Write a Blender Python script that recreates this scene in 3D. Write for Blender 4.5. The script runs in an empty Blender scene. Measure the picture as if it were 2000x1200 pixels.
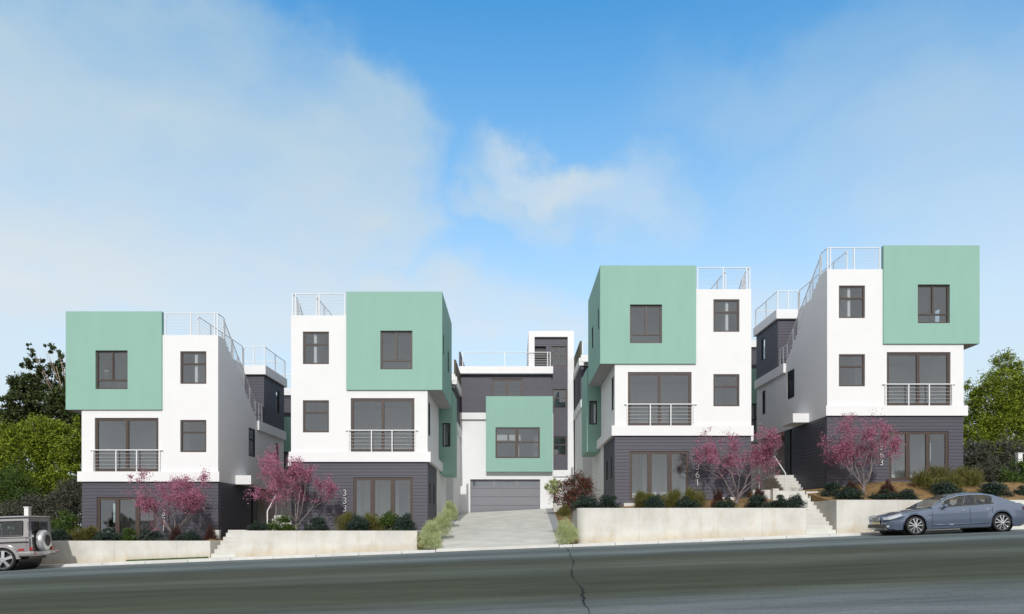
import bpy, math, random
import numpy as np
from mathutils import Vector, Matrix, noise
R = math.radians
sc = bpy.context.scene
col = sc.collection

# ------------------------------------------------------------------ camera, sky, sun
F = 1333.0                                    # focal length in photo pixels (2000 wide)
cam_d = bpy.data.cameras.new('camera')
cam_d.sensor_width = 36.0
cam_d.lens = 36.0 * F / 2000.0
cam_d.shift_y = 0.215
cam_d.clip_end = 3000
cam_d.clip_start = 0.1
cam = bpy.data.objects.new('camera', cam_d)
cam.rotation_euler = (R(90), 0, 0)
col.objects.link(cam)
sc.camera = cam

SUN_EL, SUN_AZ = 33.0, 0.6                    # sun stands behind the camera
wd = bpy.data.worlds.new('World'); sc.world = wd; wd.use_nodes = True
nt = wd.node_tree; N = nt.nodes; L = nt.links
for n in list(N): N.remove(n)
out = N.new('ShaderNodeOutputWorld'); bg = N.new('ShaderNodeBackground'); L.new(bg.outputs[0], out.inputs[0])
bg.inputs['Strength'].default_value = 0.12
sky = N.new('ShaderNodeTexSky'); sky.sky_type = 'NISHITA'; sky.sun_disc = False
sky.sun_elevation = R(SUN_EL); sky.sun_rotation = R(180 + SUN_AZ)
sky.air_density = 1.0; sky.dust_density = 0.4; sky.ozone_density = 2.5; sky.altitude = 0
tc = N.new('ShaderNodeTexCoord')
def wmath(op, a, b=None, clamp=False):
    n = N.new('ShaderNodeMath'); n.operation = op; n.use_clamp = clamp
    for i, v in enumerate((a, b)):
        if v is None: continue
        if isinstance(v, (int, float)): n.inputs[i].default_value = v
        else: L.new(v, n.inputs[i])
    return n.outputs[0]
def wnoise(scale, detail, rough, stretch=(1, 1, 1), off=(0, 0, 0), dist=0.0):
    mp = N.new('ShaderNodeMapping'); mp.inputs['Scale'].default_value = stretch; mp.inputs['Location'].default_value = off
    L.new(tc.outputs['Generated'], mp.inputs[0])
    n = N.new('ShaderNodeTexNoise'); n.inputs['Scale'].default_value = scale; n.inputs['Detail'].default_value = detail
    n.inputs['Roughness'].default_value = rough; n.inputs['Distortion'].default_value = dist
    L.new(mp.outputs[0], n.inputs['Vector']); return n.outputs['Fac']
warp = N.new('ShaderNodeTexNoise'); warp.inputs['Scale'].default_value = 3.6; warp.inputs['Detail'].default_value = 6
warp.inputs['Roughness'].default_value = .58
L.new(tc.outputs['Generated'], warp.inputs['Vector'])
wv = N.new('ShaderNodeVectorMath'); wv.operation = 'SUBTRACT'; wv.inputs[1].default_value = (.5, .5, .5)
L.new(warp.outputs['Color'], wv.inputs[0])
ws = N.new('ShaderNodeVectorMath'); ws.operation = 'SCALE'; ws.inputs['Scale'].default_value = .30
L.new(wv.outputs[0], ws.inputs[0])
wa = N.new('ShaderNodeVectorMath'); wa.operation = 'ADD'
L.new(tc.outputs['Generated'], wa.inputs[0]); L.new(ws.outputs[0], wa.inputs[1])
def blob(px, py, rx, rz, amp, soft=1.0):
    """one cloud bank at a direction of the sky, elongated sideways"""
    d = Vector((px - 1000, F, 1030 - py)).normalized()
    s = N.new('ShaderNodeVectorMath'); s.operation = 'SUBTRACT'; s.inputs[1].default_value = d
    L.new(wa.outputs[0], s.inputs[0])
    m = N.new('ShaderNodeVectorMath'); m.operation = 'MULTIPLY'; m.inputs[1].default_value = (1 / rx, 1 / rx, 1 / rz)
    L.new(s.outputs[0], m.inputs[0])
    l = N.new('ShaderNodeVectorMath'); l.operation = 'LENGTH'; L.new(m.outputs[0], l.inputs[0])
    q = N.new('ShaderNodeMapRange'); q.interpolation_type = 'SMOOTHSTEP'
    q.inputs['From Min'].default_value = 1.0 + .25 * soft; q.inputs['From Max'].default_value = 1.0 - .75 * soft
    q.inputs['To Min'].default_value = 0; q.inputs['To Max'].default_value = amp
    L.new(l.outputs['Value'], q.inputs['Value']); return q.outputs['Result']
blobs = [blob(300, 350, .36, .21, .85, .40), blob(640, 320, .17, .12, .80, .42), blob(0, 480, .30, .22, .5), blob(1110, 345, .11, .04, .8, .9), blob(1010, 440, .10, .022, .6, .9),
         blob(1215, 380, .09, .06, .7, .95), blob(1040, 400, .08, .035, .75, .9), blob(1620, 140, .24, .06, .32, .98), blob(1850, 260, .26, .10, .42, .98), blob(1980, 480, .2, .2, .45),
         blob(620, 640, .26, .05, .85), blob(950, 640, .2, .06, .9), blob(1350, 640, .35, .06, .5), blob(580, 540, .12, .02, .7, .9), blob(790, 480, .10, .03, .6, .9)]
acc = blobs[0]
for b in blobs[1:]: acc = wmath('MAXIMUM', acc, b)
gen = wnoise(2.2, 6, .55, (1, 1, 2.2), (7, 2, 5), .3)
fine = wnoise(4.2, 6, .55, (1, 1, 2.0), (3, 1, 2), .3)
fac = wmath('MULTIPLY', acc, wmath('ADD', wmath('MULTIPLY', fine, 1.9), -.02))
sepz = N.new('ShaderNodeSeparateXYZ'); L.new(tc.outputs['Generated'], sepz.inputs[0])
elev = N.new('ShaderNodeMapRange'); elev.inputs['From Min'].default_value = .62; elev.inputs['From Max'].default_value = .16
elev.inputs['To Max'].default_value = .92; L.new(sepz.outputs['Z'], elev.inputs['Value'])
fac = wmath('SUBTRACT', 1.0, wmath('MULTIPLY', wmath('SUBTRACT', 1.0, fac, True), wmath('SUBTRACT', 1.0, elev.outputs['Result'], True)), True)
hsv = N.new('ShaderNodeHueSaturation'); hsv.inputs['Saturation'].default_value = 1.15; hsv.inputs['Value'].default_value = 1.0
L.new(sky.outputs[0], hsv.inputs['Color'])
tint = N.new('ShaderNodeVectorMath'); tint.operation = 'MULTIPLY'; tint.inputs[1].default_value = (1.08, 2.1, 2.15); L.new(hsv.outputs[0], tint.inputs[0])
mixw = N.new('ShaderNodeMix'); mixw.data_type = 'RGBA'
L.new(fac, mixw.inputs['Factor']); L.new(tint.outputs[0], mixw.inputs['A'])
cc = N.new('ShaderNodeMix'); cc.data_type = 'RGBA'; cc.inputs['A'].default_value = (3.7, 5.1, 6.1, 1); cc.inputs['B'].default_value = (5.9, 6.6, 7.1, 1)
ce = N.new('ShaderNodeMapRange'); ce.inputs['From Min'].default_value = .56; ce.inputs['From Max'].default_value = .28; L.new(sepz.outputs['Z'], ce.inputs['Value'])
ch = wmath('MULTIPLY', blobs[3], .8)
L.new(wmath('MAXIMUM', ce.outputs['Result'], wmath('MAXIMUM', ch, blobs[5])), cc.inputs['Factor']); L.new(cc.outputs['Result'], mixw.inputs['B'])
# sky behind and beside the viewer: bright neutral fill added for the shaded walls
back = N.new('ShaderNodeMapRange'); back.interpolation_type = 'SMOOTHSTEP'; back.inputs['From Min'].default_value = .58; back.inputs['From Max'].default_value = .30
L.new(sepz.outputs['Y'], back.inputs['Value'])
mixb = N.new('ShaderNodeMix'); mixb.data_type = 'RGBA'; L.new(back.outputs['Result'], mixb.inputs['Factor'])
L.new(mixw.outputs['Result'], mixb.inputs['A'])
sky_fill = N.new('ShaderNodeMix'); sky_fill.data_type = 'RGBA'; sky_fill.inputs['A'].default_value = (4.0, 4.3, 4.7, 1); sky_fill.inputs['B'].default_value = (7.3, 7.25, 7.25, 1)
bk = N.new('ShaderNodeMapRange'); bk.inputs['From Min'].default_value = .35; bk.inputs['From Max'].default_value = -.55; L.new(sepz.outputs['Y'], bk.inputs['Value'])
L.new(bk.outputs['Result'], sky_fill.inputs['Factor']); L.new(sky_fill.outputs['Result'], mixb.inputs['B'])
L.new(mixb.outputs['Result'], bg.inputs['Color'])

sun_d = bpy.data.lights.new('sun', 'SUN'); sun_d.energy = 2.8; sun_d.angle = R(0.5); sun_d.color = (1, .975, .94)
sun = bpy.data.objects.new('sun', sun_d); col.objects.link(sun)
sd = Vector((math.sin(R(SUN_AZ)) * -1 * math.cos(R(SUN_EL)), -math.cos(R(SUN_AZ)) * math.cos(R(SUN_EL)), math.sin(R(SUN_EL))))
sun.rotation_euler = sd.to_track_quat('Z', 'Y').to_euler()
sun.location = (0, -20, 40)
sc.view_settings.view_transform = 'Standard'; sc.view_settings.look = 'None'
sc.view_settings.exposure = 0.0; sc.view_settings.gamma = 1
sc.render.engine = 'CYCLES'
sc.cycles.use_denoising = True
sc.cycles.max_bounces = 8; sc.cycles.transparent_max_bounces = 16
sc.cycles.sample_clamp_indirect = 6

# ------------------------------------------------------------------ materials
def new_mat(name):
    m = bpy.data.materials.new(name); m.use_nodes = True
    return m, m.node_tree.nodes, m.node_tree.links, m.node_tree.nodes['Principled BSDF']
def mat(name, c, rough=.7, metal=0, var=.06, scale=3.0, bump=0.0, bscale=60, spec=.5, coat=0, c2=None, stretch=(1, 1, 1)):
    m, n, l, b = new_mat(name)
    b.inputs['Roughness'].default_value = rough; b.inputs['Metallic'].default_value = metal
    b.inputs['Specular IOR Level'].default_value = spec
    b.inputs['Coat Weight'].default_value = coat
    t = n.new('ShaderNodeTexCoord'); mp = n.new('ShaderNodeMapping'); mp.inputs['Scale'].default_value = stretch
    l.new(t.outputs['Object'], mp.inputs[0])
    z = n.new('ShaderNodeTexNoise'); z.inputs['Scale'].default_value = scale; z.inputs['Detail'].default_value = 8
    z.inputs['Roughness'].default_value = .6
    l.new(mp.outputs[0], z.inputs['Vector'])
    r = n.new('ShaderNodeValToRGB'); r.color_ramp.elements[0].position = .3; r.color_ramp.elements[1].position = .7
    a = [max(0, v * (1 - var)) for v in c]; d = [min(1, v * (1 + var)) for v in (c2 or c)]
    r.color_ramp.elements[0].color = (*a, 1); r.color_ramp.elements[1].color = (*d, 1)
    l.new(z.outputs['Fac'], r.inputs[0]); l.new(r.outputs[0], b.inputs['Base Color'])
    if bump:
        z2 = n.new('ShaderNodeTexNoise'); z2.inputs['Scale'].default_value = bscale; z2.inputs['Detail'].default_value = 5
        l.new(t.outputs['Object'], z2.inputs['Vector'])
        bp = n.new('ShaderNodeBump'); bp.inputs['Strength'].default_value = bump; bp.inputs['Distance'].default_value = .02
        l.new(z2.outputs['Fac'], bp.inputs['Height']); l.new(bp.outputs[0], b.inputs['Normal'])
    return m
M = {}
M['white'] = mat('white_stucco', (.75, .755, .765), .85, var=.02, scale=1.2, bump=.12, bscale=45)
M['green'] = mat('green_stucco', (.255, .44, .375), .85, var=.03, stretch=(1, 1, .3), scale=1.4, bump=.12, bscale=45)
M['siding'] = mat('charcoal_siding', (.060, .058, .078), .6, var=.12, scale=1.6, stretch=(1, 1, 9), bump=.1, bscale=30)
M['soffit'] = mat('grey_soffit', (.34, .34, .35), .8, var=.04)
M['frame'] = mat('brown_frame', (.062, .042, .035), .45, var=.08)
M['black'] = mat('dark_frame', (.012, .012, .013), .5)
M['rail'] = mat('white_metal', (.74, .75, .76), .35, var=.03)
M['roof'] = mat('roof_deck', (.42, .42, .41), .8, var=.08, scale=4)
M['room'] = mat('room_paint', (.74, .74, .74), .9, var=.03)
M['roomfloor'] = mat('room_floor', (.42, .40, .38), .6, var=.1)
M['door'] = mat('white_door', (.72, .72, .71), .6, var=.02)
M['garage'] = mat('grey_garage_door', (.20, .20, .225), .5, var=.04)
M['slat'] = mat('olive_wood', (.075, .07, .035), .7, var=.2, stretch=(1, 1, 6))
M['number'] = mat('brushed_steel_digits', (.62, .62, .62), .35, metal=.3)
M['soil'] = mat('brown_mulch', (.145, .085, .03), .95, var=.35, scale=5, bump=.6, bscale=25, c2=(.215, .135, .05))
M['gravel'] = mat('grey_gravel', (.30, .31, .32), .9, var=.3, scale=40, bump=.6, bscale=60)
M['rubber'] = mat('tyre_rubber', (.014, .014, .015), .75, var=.2)
M['alloy'] = mat('wheel_alloy', (.66, .67, .70), .25, metal=.85, var=.03)
M['chrome'] = mat('chrome', (.75, .76, .78), .12, metal=1, var=.02)
M['plastic'] = mat('black_plastic', (.016, .016, .018), .45)
M['carblue'] = mat('blue_grey_car_paint', (.15, .19, .27), .20, metal=.6, var=.03, coat=.9, scale=.8)
M['carsilver'] = mat('warm_silver_car_paint', (.31, .295, .30), .30, metal=.4, var=.03, coat=.8, scale=.8)
M['carlight'] = mat('silver_cover', (.60, .61, .62), .3, metal=.6, var=.03, coat=.6)
M['leather'] = mat('grey_leather', (.20, .185, .17), .6)
M['red'] = mat('red_lens', (.35, .012, .01), .15, coat=.6)
M['lampglass'] = mat('headlight_lens', (.60, .64, .68), .08, metal=.5, coat=1)
M['plate'] = mat('plate_yellow', (.60, .52, .30), .5)
M['platewhite'] = mat('plate_white', (.7, .72, .75), .5)

def concrete(name, c, stain, zlow=None, rough=.85, joint=0):
    m, n, l, b = new_mat(name); b.inputs['Roughness'].default_value = rough
    t = n.new('ShaderNodeTexCoord')
    def nz(s, d, st=(1, 1, 1)):
        mp = n.new('ShaderNodeMapping'); mp.inputs['Scale'].default_value = st; l.new(t.outputs['Object'], mp.inputs[0])
        z = n.new('ShaderNodeTexNoise'); z.inputs['Scale'].default_value = s; z.inputs['Detail'].default_value = d; z.inputs['Roughness'].default_value = .62
        l.new(mp.outputs[0], z.inputs['Vector']); return z.outputs['Fac']
    r = n.new('ShaderNodeValToRGB'); e = r.color_ramp.elements
    e[0].position = .28; e[1].position = .66
    e[0].color = (*[v * .80 for v in c], 1); e[1].color = (*[min(1, v * 1.06) for v in c], 1)
    l.new(nz(.9, 9), r.inputs[0])
    mx = n.new('ShaderNodeMix'); mx.data_type = 'RGBA'; mx.inputs['B'].default_value = (*stain, 1)
    l.new(r.outputs[0], mx.inputs['A'])
    mr = n.new('ShaderNodeMapRange'); mr.inputs['From Min'].default_value = .5; mr.inputs['From Max'].default_value = .78
    mr.inputs['To Max'].default_value = .45
    l.new(nz(2.4, 9, (1, 1, .35)), mr.inputs['Value'])
    if zlow is None:
        l.new(mr.outputs[0], mx.inputs['Factor'])
    else:                                   # soil splash along the foot of the wall
        sp = n.new('ShaderNodeSeparateXYZ'); l.new(t.outputs['Object'], sp.inputs[0])
        zz = n.new('ShaderNodeMath'); zz.operation = 'MULTIPLY_ADD'; zz.inputs[1].default_value = -.0394
        l.new(sp.outputs['X'], zz.inputs[0]); l.new(sp.outputs['Z'], zz.inputs[2])
        h = n.new('ShaderNodeMapRange'); h.inputs['From Min'].default_value = zlow + .34; h.inputs['From Max'].default_value = zlow
        h.inputs['To Max'].default_value = .9
        l.new(zz.outputs[0], h.inputs['Value'])
        k = n.new('ShaderNodeMath'); k.operation = 'MULTIPLY'; l.new(h.outputs[0], k.inputs[0]); l.new(nz(3.5, 8, (1, 1, .6)), k.inputs[1])
        a = n.new('ShaderNodeMath'); a.operation = 'ADD'; a.use_clamp = True; l.new(k.outputs[0], a.inputs[0]); l.new(mr.outputs[0], a.inputs[1])
        l.new(a.outputs[0], mx.inputs['Factor'])
    sx = n.new('ShaderNodeSeparateXYZ'); l.new(t.outputs['Object'], sx.inputs[0])
    wr = n.new('ShaderNodeMath'); wr.operation = 'PINGPONG'; wr.inputs[1].default_value = 1.22; l.new(sx.outputs['X'], wr.inputs[0])
    lt = n.new('ShaderNodeMapRange'); lt.inputs['From Min'].default_value = .0; lt.inputs['From Max'].default_value = .018; lt.inputs['To Min'].default_value = .80 if joint else 1.0; lt.inputs['To Max'].default_value = 1.0
    l.new(wr.outputs[0], lt.inputs['Value'])
    jv = n.new('ShaderNodeVectorMath'); jv.operation = 'SCALE'; l.new(mx.outputs['Result'], jv.inputs[0]); l.new(lt.outputs[0], jv.inputs['Scale'])
    l.new(jv.outputs[0], b.inputs['Base Color'])
    bp = n.new('ShaderNodeBump'); bp.inputs['Strength'].default_value = .25; bp.inputs['Distance'].default_value = .01
    l.new(nz(40, 5), bp.inputs['Height']); l.new(bp.outputs[0], b.inputs['Normal'])
    return m
M['concrete'] = concrete('board_concrete', (.60, .59, .55), (.40, .31, .18), -.75)
M['step'] = concrete('step_concrete', (.60, .595, .56), (.45, .42, .36))
M['drive'] = concrete('driveway_concrete', (.60, .59, .55), (.44, .43, .38))
M['kerb'] = concrete('kerb_concrete', (.62, .62, .60), (.40, .38, .34))

def road_mat():
    m, n, l, b = new_mat('road_asphalt'); b.inputs['Roughness'].default_value = .8; b.inputs['Specular IOR Level'].default_value = .18
    t = n.new('ShaderNodeTexCoord')
    def nz(s, d, st, rough=.6):
        mp = n.new('ShaderNodeMapping'); mp.inputs['Scale'].default_value = st; l.new(t.outputs['Object'], mp.inputs[0])
        z = n.new('ShaderNodeTexNoise'); z.inputs['Scale'].default_value = s; z.inputs['Detail'].default_value = d; z.inputs['Roughness'].default_value = rough
        l.new(mp.outputs[0], z.inputs['Vector']); return z.outputs['Fac']
    sp = n.new('ShaderNodeSeparateXYZ'); l.new(t.outputs['Object'], sp.inputs[0])
    w = n.new('ShaderNodeMath'); w.operation = 'MULTIPLY_ADD'; w.inputs[1].default_value = 4.2
    l.new(nz(1, 5, (.05, .35, 1)), w.inputs[0]); l.new(sp.outputs['Y'], w.inputs[2])
    mr = n.new('ShaderNodeMapRange'); mr.inputs['From Min'].default_value = 4; mr.inputs['From Max'].default_value = 30
    l.new(w.outputs[0], mr.inputs['Value'])
    r = n.new('ShaderNodeValToRGB'); e = r.color_ramp.elements
    stops = [(0, (.15, .175, .18)), (.17, (.13, .15, .155)), (.25, (.056, .062, .038)), (.36, (.046, .051, .031)), (.44, (.085, .097, .076)),
             (.52, (.052, .057, .036)), (.62, (.06, .072, .065)), (.69, (.135, .165, .17)), (.80, (.075, .092, .095)), (.9, (.15, .18, .185)), (1, (.12, .15, .155))]
    e[0].position = stops[0][0]; e[0].color = (*stops[0][1], 1); e[1].position = 1; e[1].color = (*stops[-1][1], 1)
    for p, c in stops[1:-1]:
        q = e.new(p); q.color = (*c, 1)
    l.new(mr.outputs[0], r.inputs[0])
    f = n.new('ShaderNodeMapRange'); f.inputs['From Min'].default_value = .25; f.inputs['From Max'].default_value = .75
    f.inputs['To Min'].default_value = .45; f.inputs['To Max'].default_value = 1.6
    l.new(nz(1.5, 10, (.22, 1.5, 1), .78), f.inputs['Value'])
    g = n.new('ShaderNodeMapRange'); g.inputs['From Min'].default_value = .2; g.inputs['From Max'].default_value = .8
    g.inputs['To Min'].default_value = .55; g.inputs['To Max'].default_value = 1.45
    l.new(nz(38, 5, (1, 1, 1), .7), g.inputs['Value'])
    k = n.new('ShaderNodeMath'); k.operation = 'MULTIPLY'; l.new(f.outputs[0], k.inputs[0]); l.new(g.outputs[0], k.inputs[1])
    v = n.new('ShaderNodeVectorMath'); v.operation = 'SCALE'; l.new(r.outputs[0], v.inputs[0]); l.new(k.outputs[0], v.inputs['Scale'])
    l.new(v.outputs[0], b.inputs['Base Color'])
    bp = n.new('ShaderNodeBump'); bp.inputs['Strength'].default_value = .35; bp.inputs['Distance'].default_value = .01
    l.new(nz(90, 4, (1, 1, 1)), bp.inputs['Height']); l.new(bp.outputs[0], b.inputs['Normal'])
    return m
M['road'] = road_mat()
M['crack'] = mat('tar_crack', (.020, .022, .020), .8, spec=.1)

def glass_mat(name, tint, refl=.10):
    m = bpy.data.materials.new(name); m.use_nodes = True; n = m.node_tree.nodes; l = m.node_tree.links
    for x in list(n): n.remove(x)
    o = n.new('ShaderNodeOutputMaterial'); t = n.new('ShaderNodeBsdfTransparent'); g = n.new('ShaderNodeBsdfGlossy'); mx = n.new('ShaderNodeMixShader')
    t.inputs['Color'].default_value = (*tint, 1); g.inputs['Roughness'].default_value = .02; g.inputs['Color'].default_value = (.9, .95, 1, 1)
    ge = n.new('ShaderNodeNewGeometry'); dt = n.new('ShaderNodeVectorMath'); dt.operation = 'DOT_PRODUCT'; l.new(ge.outputs['Normal'], dt.inputs[0]); l.new(ge.outputs['Incoming'], dt.inputs[1])
    def mth(op, *v):
        q = n.new('ShaderNodeMath'); q.operation = op
        for i, x in enumerate(v):
            if isinstance(x, (int, float)): q.inputs[i].default_value = x
            else: l.new(x, q.inputs[i])
        return q
    fr = mth('MULTIPLY_ADD', mth('POWER', mth('SUBTRACT', 1.0, mth('ABSOLUTE', dt.outputs['Value']).outputs[0]).outputs[0], 5.0).outputs[0], .96, .04)
    a = n.new('ShaderNodeMath'); a.operation = 'ADD'; a.use_clamp = True; a.inputs[1].default_value = refl
    l.new(fr.outputs[0], a.inputs[0]); l.new(a.outputs[0], mx.inputs['Fac']); l.new(t.outputs[0], mx.inputs[1]); l.new(g.outputs[0], mx.inputs[2])
    l.new(mx.outputs[0], o.inputs[0]); return m
M['glass'] = glass_mat('window_glass', (.86, .88, .88), .07)
M['carglass'] = glass_mat('car_glass', (.55, .58, .56), .04)

def leaf_mat(name, cols, rough=.55, trans=.25):
    m, n, l, b = new_mat(name); b.inputs['Roughness'].default_value = rough; b.inputs['Specular IOR Level'].default_value = .3
    g = n.new('ShaderNodeNewGeometry'); r = n.new('ShaderNodeValToRGB'); r.color_ramp.interpolation = 'LINEAR'; e = r.color_ramp.elements
    e[0].color = (*cols[0], 1); e[1].color = (*cols[-1], 1)
    for i, c in enumerate(cols[1:-1]):
        q = e.new((i + 1) / (len(cols) - 1)); q.color = (*c, 1)
    l.new(g.outputs['Random Per Island'], r.inputs[0]); l.new(r.outputs[0], b.inputs['Base Color'])
    tr = n.new('ShaderNodeBsdfTranslucent'); l.new(r.outputs[0], tr.inputs['Color'])
    mx = n.new('ShaderNodeMixShader'); mx.inputs[0].default_value = trans
    l.new(b.outputs[0], mx.inputs[1]); l.new(tr.outputs[0], mx.inputs[2]); l.new(mx.outputs[0], n['Material Output'].inputs[0])
    return m
M['leaf_yellow'] = leaf_mat('yellow_green_leaves', [(.05, .08, .008), (.13, .19, .012), (.23, .29, .022), (.30, .36, .04)])
M['leaf_dark'] = leaf_mat('dark_evergreen_leaves', [(.020, .032, .010), (.045, .065, .018), (.08, .11, .028)], trans=.12)
M['leaf_grey'] = leaf_mat('grey_green_leaves', [(.035, .045, .025), (.08, .085, .06), (.14, .14, .11)])
M['leaf_mid'] = leaf_mat('mid_green_leaves', [(.03, .06, .01), (.06, .11, .02), (.11, .17, .03)])
M['leaf_blue'] = leaf_mat('blue_green_leaves', [(.016, .034, .020), (.025, .055, .020), (.045, .050, .085), (.035, .075, .022), (.028, .06, .022), (.06, .062, .10)], trans=.15)
M['leaf_olive'] = leaf_mat('olive_grass_blades', [(.06, .07, .012), (.13, .13, .03), (.21, .19, .06), (.08, .11, .02)])
M['leaf_red'] = leaf_mat('dark_red_grass_blades', [(.035, .018, .016), (.07, .03, .025), (.12, .055, .04)])
M['leaf_pale'] = leaf_mat('pale_green_blades', [(.14, .19, .05), (.42, .48, .18), (.64, .68, .42), (.28, .37, .09), (.76, .78, .62)])
M['leaf_flower'] = leaf_mat('green_leaves_red_flowers', [(.03, .07, .015), (.05, .10, .02), (.20, .012, .05), (.04, .08, .02), (.16, .01, .04), (.12, .008, .03)])
M['blossom'] = leaf_mat('pink_blossom', [(.20, .06, .11), (.40, .13, .22), (.58, .27, .38), (.29, .085, .16)], trans=.3)
M['grass'] = leaf_mat('short_grass', [(.06, .12, .02), (.12, .20, .04)])
M['bark'] = mat('grey_bark', (.17, .145, .145), .85, var=.3, scale=9, bump=.5, bscale=30)
M['bark_tan'] = mat('tan_bark', (.34, .27, .20), .85, var=.3, scale=6, bump=.5, bscale=20)

# ------------------------------------------------------------------ mesh helpers
class MB:
    def __init__(s, T=None): s.v = []; s.f = []; s.T = T
    def p(s, a): s.v.append(tuple(a)); return len(s.v) - 1
    def poly(s, pts): s.f.append([s.p(q) for q in pts])
    def box(s, x0, x1, y0, y1, z0, z1):
        if x0 > x1: x0, x1 = x1, x0
        i = len(s.v)
        s.v += [(x0, y0, z0), (x1, y0, z0), (x1, y1, z0), (x0, y1, z0), (x0, y0, z1), (x1, y0, z1), (x1, y1, z1), (x0, y1, z1)]
        s.f += [[i, i + 3, i + 2, i + 1], [i + 4, i + 5, i + 6, i + 7], [i, i + 1, i + 5, i + 4], [i + 1, i + 2, i + 6, i + 5], [i + 2, i + 3, i + 7, i + 6], [i + 3, i, i + 4, i + 7]]
    def prism_x(s, prof, x0, x1):
        """prof: list of (y,z); extruded along x"""
        n = len(prof); i = len(s.v)
        s.v += [(x0, y, z) for y, z in prof] + [(x1, y, z) for y, z in prof]
        s.f.append([i + k for k in range(n)][::-1]); s.f.append([i + n + k for k in range(n)])
        for k in range(n): s.f.append([i + k, i + (k + 1) % n, i + n + (k + 1) % n, i + n + k])
    def prism_y(s, prof, y0, y1):
        n = len(prof); i = len(s.v)
        s.v += [(x, y0, z) for x, z in prof] + [(x, y1, z) for x, z in prof]
        s.f.append([i + k for k in range(n)]); s.f.append([i + n + k for k in range(n)][::-1])
        for k in range(n): s.f.append([i + k, i + n + k, i + n + (k + 1) % n, i + (k + 1) % n])
    def tube(s, a, b, r, r2=None, n=6, caps=True):
        a = Vector(a); b = Vector(b); r2 = r if r2 is None else r2
        d = (b - a)
        if d.length < 1e-6: return
        q = d.to_track_quat('Z', 'Y'); i = len(s.v)
        for c, rr in ((a, r), (b, r2)):
            for k in range(n):
                t = 2 * math.pi * k / n
                s.v.append(tuple(c + q @ Vector((math.cos(t) * rr, math.sin(t) * rr, 0))))
        for k in range(n): s.f.append([i + k, i + (k + 1) % n, i + n + (k + 1) % n, i + n + k])
        if caps: s.f.append([i + k for k in range(n)][::-1]); s.f.append([i + n + k for k in range(n)])
    def lathe(s, prof, c, axis='y', n=32, closed=False):
        """prof: list of (radius, along)"""
        i = len(s.v); m = len(prof)
        for k in range(n):
            t = 2 * math.pi * k / n
            for r, h in prof:
                if axis == 'y': q = (c[0] + r * math.cos(t), c[1] + h, c[2] + r * math.sin(t))
                elif axis == 'x': q = (c[0] + h, c[1] + r * math.cos(t), c[2] + r * math.sin(t))
                else: q = (c[0] + r * math.cos(t), c[1] + r * math.sin(t), c[2] + h)
                s.v.append(q)
        for k in range(n):
            k2 = (k + 1) % n
            for j in range(m - 1 + (1 if closed else 0)):
                j2 = (j + 1) % m
                s.f.append([i + k * m + j, i + k2 * m + j, i + k2 * m + j2, i + k * m + j2])
    def build(s, name, m, parent=None, mirror=False, shift=(0, 0, 0), smooth=False, fixn=True, kind=None, bevel=0):
        me = bpy.data.meshes.new(name)
        sx = -1 if mirror else 1
        me.from_pydata([((x + shift[0]) * sx, y + shift[1], z + shift[2]) for x, y, z in s.v], [], s.f)
        if fixn:
            import bmesh
            bm = bmesh.new(); bm.from_mesh(me)
            bmesh.ops.recalc_face_normals(bm, faces=bm.faces); bm.to_mesh(me); bm.free()
        me.materials.append(m if not isinstance(m, str) else M[m])
        if smooth:
            me.polygons.foreach_set('use_smooth', [True] * len(me.polygons))
        o = bpy.data.objects.new(name, me); col.objects.link(o)
        if parent is not None: o.parent = parent
        if kind: o['kind'] = kind
        if bevel:
            b = o.modifiers.new('bevel', 'BEVEL'); b.width = bevel; b.segments = 2; b.limit_method = 'ANGLE'
        return o

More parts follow.
